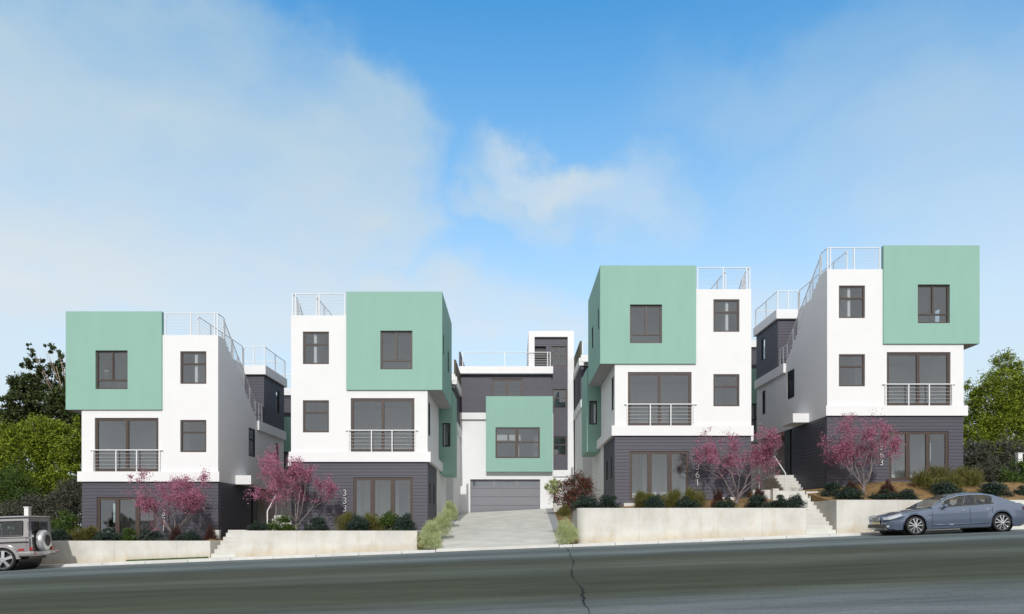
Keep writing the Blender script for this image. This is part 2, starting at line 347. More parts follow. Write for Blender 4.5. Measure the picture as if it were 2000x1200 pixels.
def panel(mb, O, U, Nn, u0, u1, z0, z1, holes=(), t=.15, siding=0.0):
    """wall sheet of thickness t, outer face through O (x,y) along U, outward normal Nn, with real openings"""
    O = Vector(O); U = Vector(U); Nn = Vector(Nn)
    def P(u, n, z): q = O + U * u + Nn * n; return (q.x, q.y, z)
    us = sorted(set([u0, u1] + [h[0] for h in holes] + [h[1] for h in holes]))
    zs = sorted(set([z0, z1] + [h[2] for h in holes] + [h[3] for h in holes]))
    us = [u for u in us if u0 - 1e-6 <= u <= u1 + 1e-6]; zs = [z for z in zs if z0 - 1e-6 <= z <= z1 + 1e-6]
    def hole(u, z): return any(h[0] < u < h[1] and h[2] < z < h[3] for h in holes)
    nu, nz = len(us) - 1, len(zs) - 1
    solid = [[not hole((us[i] + us[i + 1]) / 2, (zs[j] + zs[j + 1]) / 2) for j in range(nz)] for i in range(nu)]
    for i in range(nu):
        for j in range(nz):
            if not solid[i][j]: continue
            a, b, c, d = us[i], us[i + 1], zs[j], zs[j + 1]
            if not siding: mb.poly([P(a, 0, c), P(b, 0, c), P(b, 0, d), P(a, 0, d)])
            mb.poly([P(a, -t, c), P(a, -t, d), P(b, -t, d), P(b, -t, c)])
            if i == 0 or not solid[i - 1][j]: mb.poly([P(a, 0, c), P(a, 0, d), P(a, -t, d), P(a, -t, c)])
            if i == nu - 1 or not solid[i + 1][j]: mb.poly([P(b, 0, c), P(b, -t, c), P(b, -t, d), P(b, 0, d)])
            if j == 0 or not solid[i][j - 1]: mb.poly([P(a, 0, c), P(a, -t, c), P(b, -t, c), P(b, 0, c)])
            if j == nz - 1 or not solid[i][j + 1]: mb.poly([P(a, 0, d), P(b, 0, d), P(b, -t, d), P(a, -t, d)])
    if siding:                                  # lapped boards, each row tilted out at its foot
        step = siding; k0 = math.floor(z0 / step)
        z = k0 * step
        while z < z1 - 1e-6:
            lo, hi = max(z, z0), min(z + step, z1)
            if hi - lo > 1e-4:
                cuts = sorted(set([lo, hi] + [q for q in zs if lo < q < hi]))
                for c, d in zip(cuts[:-1], cuts[1:]):
                    zm = (c + d) / 2; i = 0
                    runs = []; cur = None
                    for i in range(nu):
                        ok = not hole((us[i] + us[i + 1]) / 2, zm)
                        if ok:
                            if cur is None: cur = [us[i], us[i + 1]]
                            else: cur[1] = us[i + 1]
                        elif cur: runs.append(cur); cur = None
                    if cur: runs.append(cur)
                    fo = lambda q: .018 * (1 - (q - z) / step) + .001
                    for a, b in runs:
                        mb.poly([P(a, fo(c), c), P(b, fo(c), c), P(b, fo(d), d), P(a, fo(d), d)])
                        mb.poly([P(a, 0, c), P(b, 0, c), P(b, fo(c), c), P(a, fo(c), c)])
                        mb.poly([P(a, 0, c), P(a, fo(c), c), P(a, fo(d), d), P(a, 0, d)])
                        mb.poly([P(b, 0, c), P(b, 0, d), P(b, fo(d), d), P(b, fo(c), c)])
            z += step

def window(parent, O, U, Nn, u0, u1, z0, z1, vs=(), hs=(), fw=.075, inset=.05, dep=.07, mirror=False, name='window', m='frame', shift=(0, 0, 0), gl='glass', sill=None):
    """frame with mullions as the part, its glass as the sub-part. vs: (u fraction, z0 fraction, z1 fraction); hs: (z fraction, u0 fraction, u1 fraction)"""
    O = Vector(O); U = Vector(U); Nn = Vector(Nn)
    def bx(mb, a, b, n0, n1, c, d):
        pts = []
        i = len(mb.v)
        for z in (c, d):
            for (u, n) in ((a, n0), (b, n0), (b, n1), (a, n1)):
                q = O + U * u + Nn * n; mb.v.append((q.x, q.y, z))
        mb.f += [[i, i + 3, i + 2, i + 1], [i + 4, i + 5, i + 6, i + 7], [i, i + 1, i + 5, i + 4], [i + 1, i + 2, i + 6, i + 5], [i + 2, i + 3, i + 7, i + 6], [i + 3, i, i + 4, i + 7]]
    e = .002; a, b, c, d = u0 + e, u1 - e, z0 + e, z1 - e
    mb = MB(); n0, n1 = -inset - dep, -inset
    bx(mb, a, a + fw, n0, n1, c, d); bx(mb, b - fw, b, n0, n1, c, d)
    bx(mb, a + fw, b - fw, n0, n1, c, c + fw); bx(mb, a + fw, b - fw, n0, n1, d - fw, d)
    W, H = b - a, d - c; mw = fw * .5
    for (zf, f0, f1) in hs:
        z = c + H * zf; bx(mb, a + fw if f0 == 0 else a + W * f0, b - fw if f1 == 1 else a + W * f1, n0 + .003, n1 - .003, z - mw, z + mw)
    for vv in vs:
        uf, f0, f1 = vv[:3]; w2 = vv[3] / 2 if len(vv) > 3 else mw; u = a + W * uf
        bx(mb, u - w2, u + w2, n0 + .002, n1 + .004, (c + fw if f0 == 0 else c + H * f0 + mw), (d - fw if f1 == 1 else c + H * f1 - mw))
    fo = mb.build(name, m, parent, mirror, shift)
    g = MB(); bx(g, a + fw * .5, b - fw * .5, (n0 + n1) / 2 - .004, (n0 + n1) / 2 + .004, c + fw * .5, d - fw * .5)
    g.build('pane', gl, fo, mirror, shift)
    return fo

def empty(name, loc, label, cat, group=None, rz=0):
    o = bpy.data.objects.new(name, None); col.objects.link(o); o.location = loc; o.rotation_euler = (0, 0, rz)
    o.empty_display_size = .3
    tag(o, label, cat, group); return o
def tag(o, label=None, cat=None, group=None, kind=None):
    if label: o['label'] = label
    if cat: o['category'] = cat
    if group: o['group'] = group
    if kind: o['kind'] = kind
    return o

def railing(mb, pts, h, posts, n_cables=6, pr=.022, rr=.025, cr=.0065, close=True):
    """pts: polyline of base points; posts: list of parameters (segment index, t)"""
    up = Vector((0, 0, h)); pts = [Vector(p) for p in pts]
    for a, b in zip(pts[:-1], pts[1:]):
        mb.tube(a + up, b + up, rr, n=6)
        for k in range(1, n_cables + 1):
            f = Vector((0, 0, h * k / (n_cables + 1)))
            mb.tube(a + f, b + f, cr, n=4)
    for s, t in posts:
        p = pts[s].lerp(pts[s + 1], t); mb.box(p.x - pr, p.x + pr, p.y - pr, p.y + pr, p.z, p.z + h - rr * .5)

S = 31.0 / F
YF = 31.0
def road_z(x): return -.85 + .0394 * x

# ------------------------------------------------------------------ ground, road, kerb, driveway
g = MB()
xs = [-400, -90, 90, 400]; ys = [-150, 27.4, 60, 700]
def gz(x): return -1.25 + .0394 * max(-90, min(90, x))
for i in range(3):
    for j in range(3):
        g.poly([(xs[i], ys[j], gz(xs[i])), (xs[i + 1], ys[j], gz(xs[i + 1])), (xs[i + 1], ys[j + 1], gz(xs[i + 1])), (xs[i], ys[j + 1], gz(xs[i]))])
M['dirt'] = mat('dry_ground', (.16, .14, .08), .95, var=.3, scale=.6, bump=.4, bscale=10)
g.build('ground', 'dirt', kind='structure')
r = MB()
NX = 60
for i in range(NX):
    x0, x1 = -90 + 180 * i / NX, -90 + 180 * (i + 1) / NX
    for y0, y1 in ((-40, 0), (0, 10), (10, 26.15)):
        r.poly([(x0, y0, road_z(x0)), (x1, y0, road_z(x1)), (x1, y1, road_z(x1)), (x0, y1, road_z(x0))])
road = r.build('road', 'road', kind='structure')
ck = MB(); rnd = random.Random(4)
path = [(2.05, 26.1), (1.9, 23), (1.62, 19), (1.45, 16), (1.15, 13.2), (.98, 11), (.93, 9), (.80, 7.6), (.72, 6.4), (.6, 5), (.5, 3)]
fine_pts = []
for (a, b), (c, d) in zip(path[:-1], path[1:]):
    for k in range(10):
        t = k / 10; fine_pts.append((a + (c - a) * t + rnd.uniform(-.02, .02), b + (d - b) * t))
for (a, b), (c, d) in zip(fine_pts[:-1], fine_pts[1:]):
    w = .010 + .007 * math.sin(b * 1.7)
    ck.poly([(a - w, b, road_z(a) + .004), (a + w, b, road_z(a) + .004), (c + w, d, road_z(c) + .004), (c - w, d, road_z(c) + .004)])
ck.build('road_crack', 'crack', road)

kb = MB(); x = -60.0
while x < 60:
    x1 = x + 1.64
    a, b = x + .012, x1
    if x < -2.94: b = min(b, -2.94)
    if x1 > 1.82: a = max(a, 1.82) if x < 1.82 else a
    if b > a and not (a >= -2.95 and b <= 1.83):
        z0a, z0b = road_z(a), road_z(b)
        i = len(kb.v)
        kb.v += [(a, 26.15, z0a - .1), (b, 26.15, z0b - .1), (b, 26.32, z0b - .1), (a, 26.32, z0a - .1), (a, 26.165, z0a + .10), (b, 26.165, z0b + .10), (b, 26.32, z0b + .10), (a, 26.32, z0a + .10)]
        kb.f += [[i, i + 3, i + 2, i + 1], [i + 4, i + 5, i + 6, i + 7], [i, i + 1, i + 5, i + 4], [i + 1, i + 2, i + 6, i + 5], [i + 2, i + 3, i + 7, i + 6], [i + 3, i, i + 4, i + 7]]
    x = x1
kb.build('kerb', 'kerb', kind='structure', bevel=.012)
sw = MB()
for i in range(60):
    x0, x1 = -60 + 2 * i, -58 + 2 * i
    if x1 > -3 and x0 < 2: continue
    sw.poly([(x0 + .006, 26.32, road_z(x0) + .096), (x1 - .006, 26.32, road_z(x1) + .096), (x1 - .006, 27.35, road_z(x1) + .11), (x0 + .006, 27.35, road_z(x0) + .11)])
for x0, x1 in ((-4, -2.95), (1.85, 2.7)):
    sw.poly([(x0, 26.32, road_z(x0) + .096), (x1, 26.32, road_z(x1) + .096), (x1, 27.0, road_z(x1) + .11), (x0, 27.0, road_z(x0) + .11)])
sw.build('sidewalk', 'kerb', kind='structure')

def drv(t, u):
    """driveway surface: t 0..1 kerb to garage, u 0..1 left to right"""
    y = 26.15 + (47.55 - 26.15) * t
    xl = -2.92 + (-3.5 + 2.92) * t; xr = 1.80 + (2.32 - 1.80) * t
    x = xl + (xr - xl) * u
    z0 = road_z(x) + (.012 if t == 0 else .10); z1 = .98 + .31 * u
    s = t * t * (3 - 2 * t) * .35 + t * .65
    return (x, y, z0 * (1 - s) + z1 * s)
dv = MB(); TT = [0, .012] + [k / 12 for k in range(1, 13)]
for a, b in zip(TT[:-1], TT[1:]):
    for k in range(4):
        dv.poly([drv(a, k / 4), drv(a, (k + 1) / 4), drv(b, (k + 1) / 4), drv(b, k / 4)])
dv.build('driveway', 'drive', kind='structure')
gs = MB()
for side in (0, 1):
    for a, b in zip(TT[1:-1], TT[2:]):
        pa, pb = Vector(drv(a, side)), Vector(drv(b, side)); s = -1 if side == 0 else 1
        wa_, wb_ = .42, .42
        gs.poly([pa + Vector((s * .004, 0, .0)), pa + Vector((s * wa_, 0, .03)), pb + Vector((s * wb_, 0, .03)), pb + Vector((s * .004, 0, .0))])
gs.build('gravel_strip', 'gravel', kind='structure')
# verges between driveway strips and the houses
vg = MB()
for side in (0, 1):
    for a, b in zip(TT[1:-1], TT[2:]):
        pa, pb = Vector(drv(a, side)), Vector(drv(b, side)); s = -1 if side == 0 else 1
        ox = -3.72 if side == 0 else (2.6 if pa.y < 29 else 5.6)
        vg.poly([pa + Vector((s * .41, 0, .025)), (ox, pa.y, pa.z + .12), (ox, pb.y, pb.z + .12), pb + Vector((s * .41, 0, .025))])
vg.build('verge', 'soil', kind='structure')

def bed(name, xs, ys, fn, m='soil', sub=.5, rough=.05):
    b = MB(); X0, X1 = xs; Y0, Y1 = ys
    nx = max(2, int((X1 - X0) / sub)); ny = max(2, int((Y1 - Y0) / sub)); idx = {}
    for i in range(nx + 1):
        for j in range(ny + 1):
            x = X0 + (X1 - X0) * i / nx; y = Y0 + (Y1 - Y0) * j / ny
            z = fn(x, y) + (rough * noise.noise(Vector((x * .9, y * .9, 3))) if 0 < j else 0)
            idx[i, j] = b.p((x, y, z))
    for i in range(nx):
        for j in range(ny): b.f.append([idx[i, j], idx[i + 1, j], idx[i + 1, j + 1], idx[i, j + 1]])
    ring = [(i, 0) for i in range(nx + 1)] + [(nx, j) for j in range(1, ny + 1)] + [(i, ny) for i in range(nx - 1, -1, -1)] + [(0, j) for j in range(ny - 1, 0, -1)]
    rv = [b.v[idx[q]] for q in ring]; lo = [b.p((v[0], v[1], v[2] - 1.1)) for v in rv]; hi = [b.p(v) for v in rv]
    for k in range(len(ring)): k2 = (k + 1) % len(ring); b.f.append([hi[k], lo[k], lo[k2], hi[k2]])
    return b.build(name, m, kind='structure', smooth=True)
def lerp(a, b, t): t = max(0, min(1, t)); return a + (b - a) * t
def zl(x, y):
    a = -.66; c = -.28
    return lerp(a, c, (x + 12.6) / 1.2) if x > -13.4 else a + .2 * lerp(0, 1, (y - 34) / 12)
def zr(x, y):
    if x < 11.8:
        t = (y - 27.2) / 3.6
        return lerp(.68, lerp(.92, 1.38, (x - 4.6) / 6.3), t)
    t = (y - 27.2) / 3.6
    return lerp(1.02, lerp(1.60, 2.05, (x - 12.5) / 4), t) if y < 33 or x > 14.4 else 1.75
bed('left_garden_ground', (-60, -12.0), (27.15, 60), lambda x, y: zl(x, y))
bed('left_garden_ground', (-10.9, -3.74), (27.15, 31.5), lambda x, y: -.26)
bed('right_garden_ground', (2.75, 11.6), (27.2, 31.6), zr)
bed('right_garden_ground', (12.88, 60), (27.2, 60), zr)
bed('walkway_ground', (10.7, 14.5), (30.35, 60), lambda x, y: 1.60, rough=.03)
bed('walkway_ground', (-12.0, -9.7), (29.0, 60), lambda x, y: -.30, rough=.02)

# ------------------------------------------------------------------ retaining walls and outside steps
def wall_thing(name, parts, m, base, label, cat, group=None, bevel=.012):
    mb = MB()
    for p in parts: mb.box(*p)
    o = mb.build(name, m, shift=tuple(-v for v in base), bevel=bevel); o.location = base
    return tag(o, label, cat, group)
M['concrete_w'] = concrete('retaining_concrete', (.60, .59, .55), (.42, .33, .19), None)
def concrete_at(base_x, base_z):       # material whose foot line follows the sloping pavement at this wall
    return concrete('retaining_concrete', (.60, .59, .55), (.42, .32, .17), road_z(base_x) + .10 - base_z - 0.0, joint=1)
def rwall(x0, x1, zt, ret, label, rounded=False):
    xc = x0; base = (xc, 27.0, road_z(xc) - .2)
    mb = MB()
    zb = min(road_z(x0), road_z(x1)) - .3
    if rounded:
        rr = .35; prof = [(x1, 27.0), (x1, 27.2), (x0 + .2, 27.2)]
        pts = [(x1, 27.0)] + [(x0 + rr - rr * math.sin(t), 27.0 + rr - rr * math.cos(t)) for t in [k * math.pi / 2 / 8 for k in range(9)]] + [(x0, 29.8), (x0 + .2, 29.8), (x0 + .2, 27.0 + rr), (x0 + rr, 27.2), (x1, 27.2)]
        n = len(pts); i = len(mb.v)
        mb.v += [(a, b, zb) for a, b in pts] + [(a, b, zt) for a, b in pts]
        for k in range(n): mb.f.append([i + k, i + (k + 1) % n, i + n + (k + 1) % n, i + n + k])
        mb.f.append([i + n + k for k in range(n)]); mb.f.append([i + k for k in range(n)][::-1])
    else:
        mb.box(x0, x1, 27.0, 27.2, zb, zt)
        for (a, b, c, z) in ret: mb.box(a, b, 27.2, c, zb, z)
    o = mb.build('retaining_wall', concrete_at(xc, base[2]), shift=tuple(-v for v in base)); o.location = base
    bv = o.modifiers.new('bevel', 'BEVEL'); bv.width = .012; bv.segments = 2; bv.limit_method = 'ANGLE'
    # casting joints as shallow marks are in the material; the wall itself is one pour
    return tag(o, label, 'retaining wall', 'concrete retaining walls along the street')
rwall(-45, -11.94, -.54, [(-12.14, -11.94, 28.4, -.54)], 'lowest concrete retaining wall, at the left below house 331 behind the silver off-roader')
rwall(-10.94, -3.75, -.14, [(-3.95, -3.75, 31.0, -.14), (-10.94, -10.74, 29.2, -.14)], 'concrete retaining wall below house 333 between the small steps and the driveway bushes')
rwall(2.59, 11.64, .76, [], 'tallest concrete retaining wall with a rounded corner at the driveway, below house 361', rounded=True)
rwall(12.84, 60, 1.08, [(12.84, 13.04, 29.4, 1.08)], 'concrete retaining wall behind the blue-grey sedan, right of the long steps')
def steps(name, x0, x1, y0, z0, n, rise, tread, ground_z, label, run_on=0.0, bevel=.01):
    mb = MB(); prof = [(y0, ground_z)]; z = z0; y = y0
    for k in range(n):
        z += rise; prof.append((y, z)); y += tread if k < n - 1 else run_on
        prof.append((y, z))
    prof.append((y, ground_z))
    base = ((x0 + x1) / 2, y0, ground_z)
    mb.prism_x(prof, x0, x1)
    o = mb.build(name, 'step', shift=tuple(-v for v in base), bevel=bevel); o.location = base
    return tag(o, label, 'steps')
steps('concrete_steps', -11.93, -10.95, 27.05, -1.21, 6, .162, .28, -1.8, 'short concrete steps from the pavement between houses 331 and 333', 1.2)
steps('concrete_steps', 11.65, 12.83, 27.02, -.27, 11, .170, .285, -1.5, 'long concrete steps climbing from the pavement between houses 361 and 363', .9)
wall_thing('low_wall', [(-12.46, -12.2, 28.4, 28.6, -.9, -.12), (-12.2, -11.4, 29.3, 29.45, -.9, -.12)], 'step', (-12.2, 28.4, -.9), 'small concrete wall at the head of the short steps beside house 331', 'wall')
wall_thing('low_wall', [(12.86, 13.3, 29.45, 29.65, 1.0, 1.36), (12.86, 13.42, 29.8, 30.0, 1.0, 1.56)], 'step', (13.1, 29.4, 1.0), 'stepped low concrete blocks at the top right of the long steps', 'wall')
wall_thing('low_wall', [(10.6, 11.62, 30.0, 30.2, .9, 1.64), (11.36, 11.62, 29.7, 29.98, .9, 1.68)], 'step', (11.1, 30.0, .9), 'low concrete edge left of the long steps before the walkway', 'wall')
wall_thing('low_wall', [(2.62, 4.2, 43.0, 43.2, .8, 1.82)], 'step', (3.4, 43.0, .8), 'low concrete planter wall right of the garage behind the flowering bush', 'wall')
wall_thing('door_step', [(5.0, 5.5, 30.45, 30.95, .85, 1.08)], 'step', (5.2, 30.7, .85), 'pale concrete step slab below the ground glass doors of house 361', 'step')
wall_thing('door_step', [(9.3, 10.1, 30.3, 30.6, 1.0, 1.33)], 'step', (9.7, 30.5, 1.0), 'pale slab at the wall foot right of the number 361', 'step')
wall_thing('door_step', [(19.1, 19.75, 30.5, 30.95, 1.8, 2.12)], 'step', (19.4, 30.7, 1.8), 'pale concrete slab at the foot of the glass doors of house 363', 'step')
wall_thing('door_step', [(15.9, 16.45, 30.5, 30.9, 1.6, 1.84)], 'step', (16.2, 30.7, 1.6), 'small pale slab under the redbud by house 363', 'step')

# ------------------------------------------------------------------ the four front houses (one design, mirrored for two)
STEP = .152
GZ = 2.94
def digit(ch, parent, x, z, h=.30, y=-.034):
    cu = bpy.data.curves.new('digit', 'FONT'); cu.body = ch; cu.size = h / .72; cu.extrude = .014; cu.align_x = 'CENTER'; cu.offset = -.004
    t = bpy.data.objects.new('tmp', cu); col.objects.link(t)
    dg = bpy.context.evaluated_depsgraph_get(); me = bpy.data.meshes.new_from_object(t.evaluated_get(dg))
    bpy.data.objects.remove(t)
    me.materials.clear(); me.materials.append(M['number'])
    o = bpy.data.objects.new('digit', me); col.objects.link(o); o.parent = parent
    o.rotation_euler = (R(90), 0, 0); o.location = (x, y, z); return o

def front_house(xb, zb, mirror, label, number, win_up=0.0, seed=0):
    rnd = random.Random(seed)
    H = empty('townhouse', (xb, YF, zb - GZ), label, 'house', 'street-front townhouses')
    sh = (0, 0, GZ)
    W0, W1 = -158 * S, 108.5 * S
    Gx = -187 * S
    def B(mb, name, m, parent=H, **k): return mb.build(name, m, parent, mirror, sh, **k)
    def BB(name, m, *bs):
        for q in bs: w = MB(); w.box(*q); B(w, name, m)
    FX, FN = (1, 0), (0, -1)
    # ---- white upper storeys
    zs3 = 3.256
    w1a, w1b = 34.5 * S, 85.5 * S
    sl0, sl1 = -132.5 * S, -8 * S
    up = (w1a, w1b, 4.44 + win_up, 5.92 + win_up); lo = (w1a, w1b, 1.337, 2.80); slid = (sl0, sl1, .4535, 2.895)
    mb = MB()
    panel(mb, (0, 0), FX, FN, W0, W1, 0, zs3, [lo, slid])
    panel(mb, (0, 0), FX, FN, 0.0, W1, zs3, 6.656, [up])
    # stair side wall
    wA = (3.6, 4.5, 1.55, 3.0); wB = (7.55, 8.05, 1.35, 2.7)
    panel(mb, (W1, 0), (0, 1), (1, 0), .15, 8.9, 0, 3.2, [wA, wB])
    mb.prism_x([(.15, 3.2), (8.9, 3.2), (8.9, 3.47), (4.7, 3.47), (.8, 6.50), (.8, 6.656), (.15, 6.656)], W1 - .15, W1)
    # inner stair wall, green-side wall, rear wall
    mb.box(W1 - 1.12, W1 - 1.0, .15, 5.7, 3.3, 6.6)
    wC = (.30, .98, 1.27, 2.80)
    panel(mb, (W0, 0), (0, 1), (-1, 0), .15, 4.55, 0, zs3, [wC])
    mb.box(W0 - .0, W0 + .3, 4.55, 4.75, -.0, zs3)
    mb.box(W0 + .35, W1 - .15, 8.75, 8.9, -3.3, 3.2)
    mb.box(W0 + .15, W0 + .35, 5.4, 8.9, zs3, 6.1)
    B(mb, 'upper_wall', 'white')
    # ---- protruding white band
    mb = MB(); b0, b1 = -164.5 * S, 112 * S
    mb.box(b0, b1, -.08, -.001, -.002, .4535)
    mb.box(b0, W0 - .002, -.001, 6.3, -.002, .4535); mb.box(W1 + .002, b1, -.001, .06, -.002, .4535)
    B(mb, 'trim_band', 'white'); BB('terrace_band', 'white', (W1 + .001, W1 + .13, 4.68, 8.95, 3.02, 3.50))
    # ---- dark ground floor
    gs0, gs1 = -129 * S, -13 * S; gsl = (gs0, gs1, -2.94, -.70)
    mb = MB()
    panel(mb, (0, .03), FX, FN, W0, W1, -3.9, -.004, [gsl], siding=STEP)
    sA, sB = (.75, 1.15, -1.9, -.85), (2.2, 2.75, -1.9, -.85)
    panel(mb, (W0, 0), (0, 1), (-1, 0), .18, 3.7, -3.9, -.004, [sA, sB], siding=STEP)
    panel(mb, (W1, 0), (0, 1), (1, 0), .18, 3.9, -3.9, -.004, [], siding=STEP)
    B(mb, 'ground_floor_wall', 'siding', fixn=True)
    BB('rear_ground_wall', 'white', (W0 + .03, W0 + .15, 3.7, 8.9, -3.9, -.004), (.76, W1 - .02, 8.6, 8.748, -3.3, -.004), (.6, .75, 4.9, 8.748, -3.3, -.004))
    BB('floor_slab', 'soffit', (W0 + .16, W1 - .16, .16, 8.7, .0, .40), (W0 + .16, W1 - 1.13, .16, 5.65, 3.05, 3.30), (W1 - 1.129, W1 - .16, .2, 8.7, 3.05, 3.18))
    BB('inner_wall', 'room', (W0 + .16, W1 - .16, 2.6, 2.7, -2.95, -.02), (W0 + .16, W1 - .16, 3.3, 3.4, .41, 3.04), (W0 + .16, W1 - 1.13, 2.4, 2.5, 3.31, 6.4),
       (-.12, 0.02, .4, 2.599, -2.95, -.02), (1.60, 1.72, .9, 2.399, 3.31, 6.4), (.55, .65, 1.2, 3.299, .41, 3.04), (gs0 + .9, gs0 + 1.0, 1.6, 2.599, -2.95, -.02))
    BB('ground_floor', 'roomfloor', (W0 + .2, W1 - .2, .2, 4.2, -3.05, -2.96))
    BB('inner_door', 'door', *[(x, x + .75, y - .05, y + .028, z, z + 2.05) for (x, z, y) in ((gs0 + 1.25, -2.95, 2.57), (gs0 + 2.05, -2.95, 2.57), (sl0 + 1.0, .41, 3.27))])
    # ---- green box
    gw = (-129 * S, -66.5 * S, 4.186, 5.94)
    q1, q2 = (.42, .80, 5.0, 5.85 + .1), (2.6, 3.2, 4.72, 5.80)
    mb = MB()
    panel(mb, (0, -.08), FX, FN, Gx, 0.0, zs3, 7.71, [gw], t=.2)
    panel(mb, (Gx, 0), (0, 1), (-1, 0), .12, 4.8, zs3, 7.71, [q1, q2], t=.15)
    mb.box(Gx + .15, -.001, 4.65, 4.8, zs3, 6.40)
    B(mb, 'corner_box', 'green')
    mb = MB(); mb.box(Gx + .151, W0 - .002, .121, 4.649, zs3 + .001, zs3 + .06); mb.box(Gx + .03, W0 - .003, -.05, 4.77, zs3 - .018, zs3 - .001)
    B(mb, 'soffit', 'soffit')
    # ---- green rear bay with the window that faces the street
    bw = (-4.22, -3.80, 1.33, 2.6)
    mb = MB()
    panel(mb, (0, 5.45), FX, FN, -4.34, W0 + .3, -.12, 4.35, [bw], t=.12)
    mb.box(-4.34, -4.22, 5.57, 8.2, -.12, 4.35); mb.box(-4.22, W0 + .02, 8.08, 8.2, -.12, 4.35)
    mb.box(-4.219, W0 + .3, 5.571, 8.079, 4.2, 4.35); mb.box(-4.219, W0 - .0, 5.571, 8.079, -.119, .0)
    B(mb, 'bay', 'green')
    mb = MB(); mb.box(W0 + .12, W0 + .3, 4.76, 5.44, .0, zs3); B(mb, 'recess_wall', 'siding')
    window(H, (0, 5.45), FX, FN, *bw, mirror=mirror, shift=sh, fw=.07, m='black', inset=.02)
    # ---- rear third storey in dark boards with white parapet
    wD = (7.6, 8.15, 4.45, 5.70)
    mb = MB()
    panel(mb, (0, 5.75), FX, FN, W0 + .36, W1, 3.49, 6.128, [], siding=STEP)
    panel(mb, (W1, 0), (0, 1), (1, 0), 5.9, 8.95, 3.51, 6.128, [wD], siding=STEP)
    panel(mb, (W0 + .36, 0), (0, 1), (-1, 0), 5.9, 8.95, 3.49, 6.128, [], siding=STEP)
    B(mb, 'rear_storey_wall', 'siding')
    mb = MB()
    mb.box(-1.2, W1 + .14, 5.58, 5.74, 6.13, 6.62); mb.box(W1 - .02, W1 + .14, 5.74, 9.1, 6.13, 6.62); mb.box(-1.2, W1 - .02, 8.94, 9.1, 6.13, 6.62)
    mb.box(W0 + .3, -1.2, 5.74, 9.1, 6.2, 6.6)
    B(mb, 'parapet', 'white')
    window(H, (W1, 0), (0, 1), (1, 0), *wD, mirror=mirror, shift=sh, m='black', fw=.06, inset=.02)
    # roof decks
    BB('roof_deck', 'roof', (Gx + .16, W1 - 1.13, .16, 5.57, 6.41, 6.50), (-1.2, W1 - .03, 5.75, 8.93, 6.2, 6.32), (W1 - 1.0, W1 - .16, .16, .8, 6.40, 6.55), (W1 - 1.0, W1 - .001, 4.7, 5.74, 3.38, 3.478))
    # outside stair from roof to terrace
    n = 17; rise = (6.56 - 3.49) / n; tr = 3.9 / n; prof = [(.8, 6.2), (.8, 6.56)]
    y, z = .8, 6.56
    for k in range(n):
        y += tr; prof.append((y, z)); z -= rise; prof.append((y, z))
    prof += [(4.7, 3.3), (4.3, 3.3)]
    mb = MB(); mb.prism_x(prof, W1 - .99, W1 - .16); 
    prof2 = [(a, b + .06) for a, b in prof[1:-2]] + [(4.7, 3.30), (.8, 6.30)]
    mb.prism_x(prof2, W1 - .155, W1 - .05)
    B(mb, 'roof_stair', 'white')
    # canopy
    mb = MB(); mb.box(W1 + .002, W1 + .77, 1.9, 3.3, -.004, .43); B(mb, 'canopy', 'white')
    # entrance door beside the boards
    mb = MB(); mb.box(W1 - .15, W1 - .03, 3.91, 4.02, -2.5, -.01); mb.box(W1 - .15, W1 - .03, 4.22, 4.9, -2.5, -.01)
    dr = B(mb, 'front_door', 'black')
    mb = MB(); mb.box(W1 - .11, W1 - .08, 4.02, 4.22, -2.5, -.01); mb.build('door_glass', 'glass', dr, mirror, sh)
    # ---- windows
    hs1 = [(.62, 0, 1)]
    window(H, (0, 0), FX, FN, *up, hs=hs1, mirror=mirror, shift=sh)
    window(H, (0, 0), FX, FN, *lo, hs=hs1, mirror=mirror, shift=sh)
    window(H, (0, -.08), FX, FN, *gw, hs=[(.24, 0, 1)], vs=[(.5, .24, 1)], mirror=mirror, shift=sh, inset=.09)
    window(H, (W1, 0), (0, 1), (1, 0), *wA, hs=[(.6, 0, 1)], mirror=mirror, shift=sh, m='black', inset=.02)
    window(H, (W1, 0), (0, 1), (1, 0), *wB, mirror=mirror, shift=sh, m='black', inset=.02)
    window(H, (W0, 0), (0, 1), (-1, 0), *wC, mirror=mirror, shift=sh, m='black', inset=.0)
    for q in (q1, q2): window(H, (Gx, 0), (0, 1), (-1, 0), *q, mirror=mirror, shift=sh, m='black', inset=.01, fw=.05)
    for q in (sA, sB): window(H, (W0, 0), (0, 1), (-1, 0), *q, mirror=mirror, shift=sh, m='black', inset=.0, fw=.06)
    window(H, (0, 0), FX, FN, *slid, vs=[(.5, 0, 1, .13)], mirror=mirror, shift=sh, name='sliding_door', fw=.12)
    window(H, (0, .03), FX, FN, *gsl, vs=[(.34, 0, 1, .19), (.68, 0, 1, .19)], mirror=mirror, shift=sh, name='glass_door', fw=.12, inset=.02)
    # ---- railings
    mb = MB()
    railing(mb, [(.10, .07, 6.656), (W1 - .05, .07, 6.656), (W1 - .05, .72, 6.656)], 1.0, [(0, 0), (0, .49), (0, .945), (0, 1)], 6)
    mb.box(W1 - .09, W1 - .02, .74, .82, 6.50, 7.62)
    railing(mb, [(W1 - 1.06, .35, 6.6), (W1 - 1.06, 5.5, 6.6)], 1.0, [(0, 0), (0, .25), (0, .5), (0, .75), (0, 1)], 6)
    railing(mb, [(W1 - 1.06, 5.64, 6.62), (W1 + .06, 5.64, 6.62), (W1 + .06, 8.95, 6.62), (-1.0, 8.95, 6.62)], 1.0, [(0, 0), (0, .5), (0, 1), (1, .5), (1, 1), (2, .5)], 6)
    B(mb, 'roof_railing', 'rail')
    mb = MB()
    sx = W1 - .09
    railing(mb, [(sx, .92, 6.50), (sx, 4.72, 3.50)], 1.02, [(0, k / 5) for k in range(6)], 0)
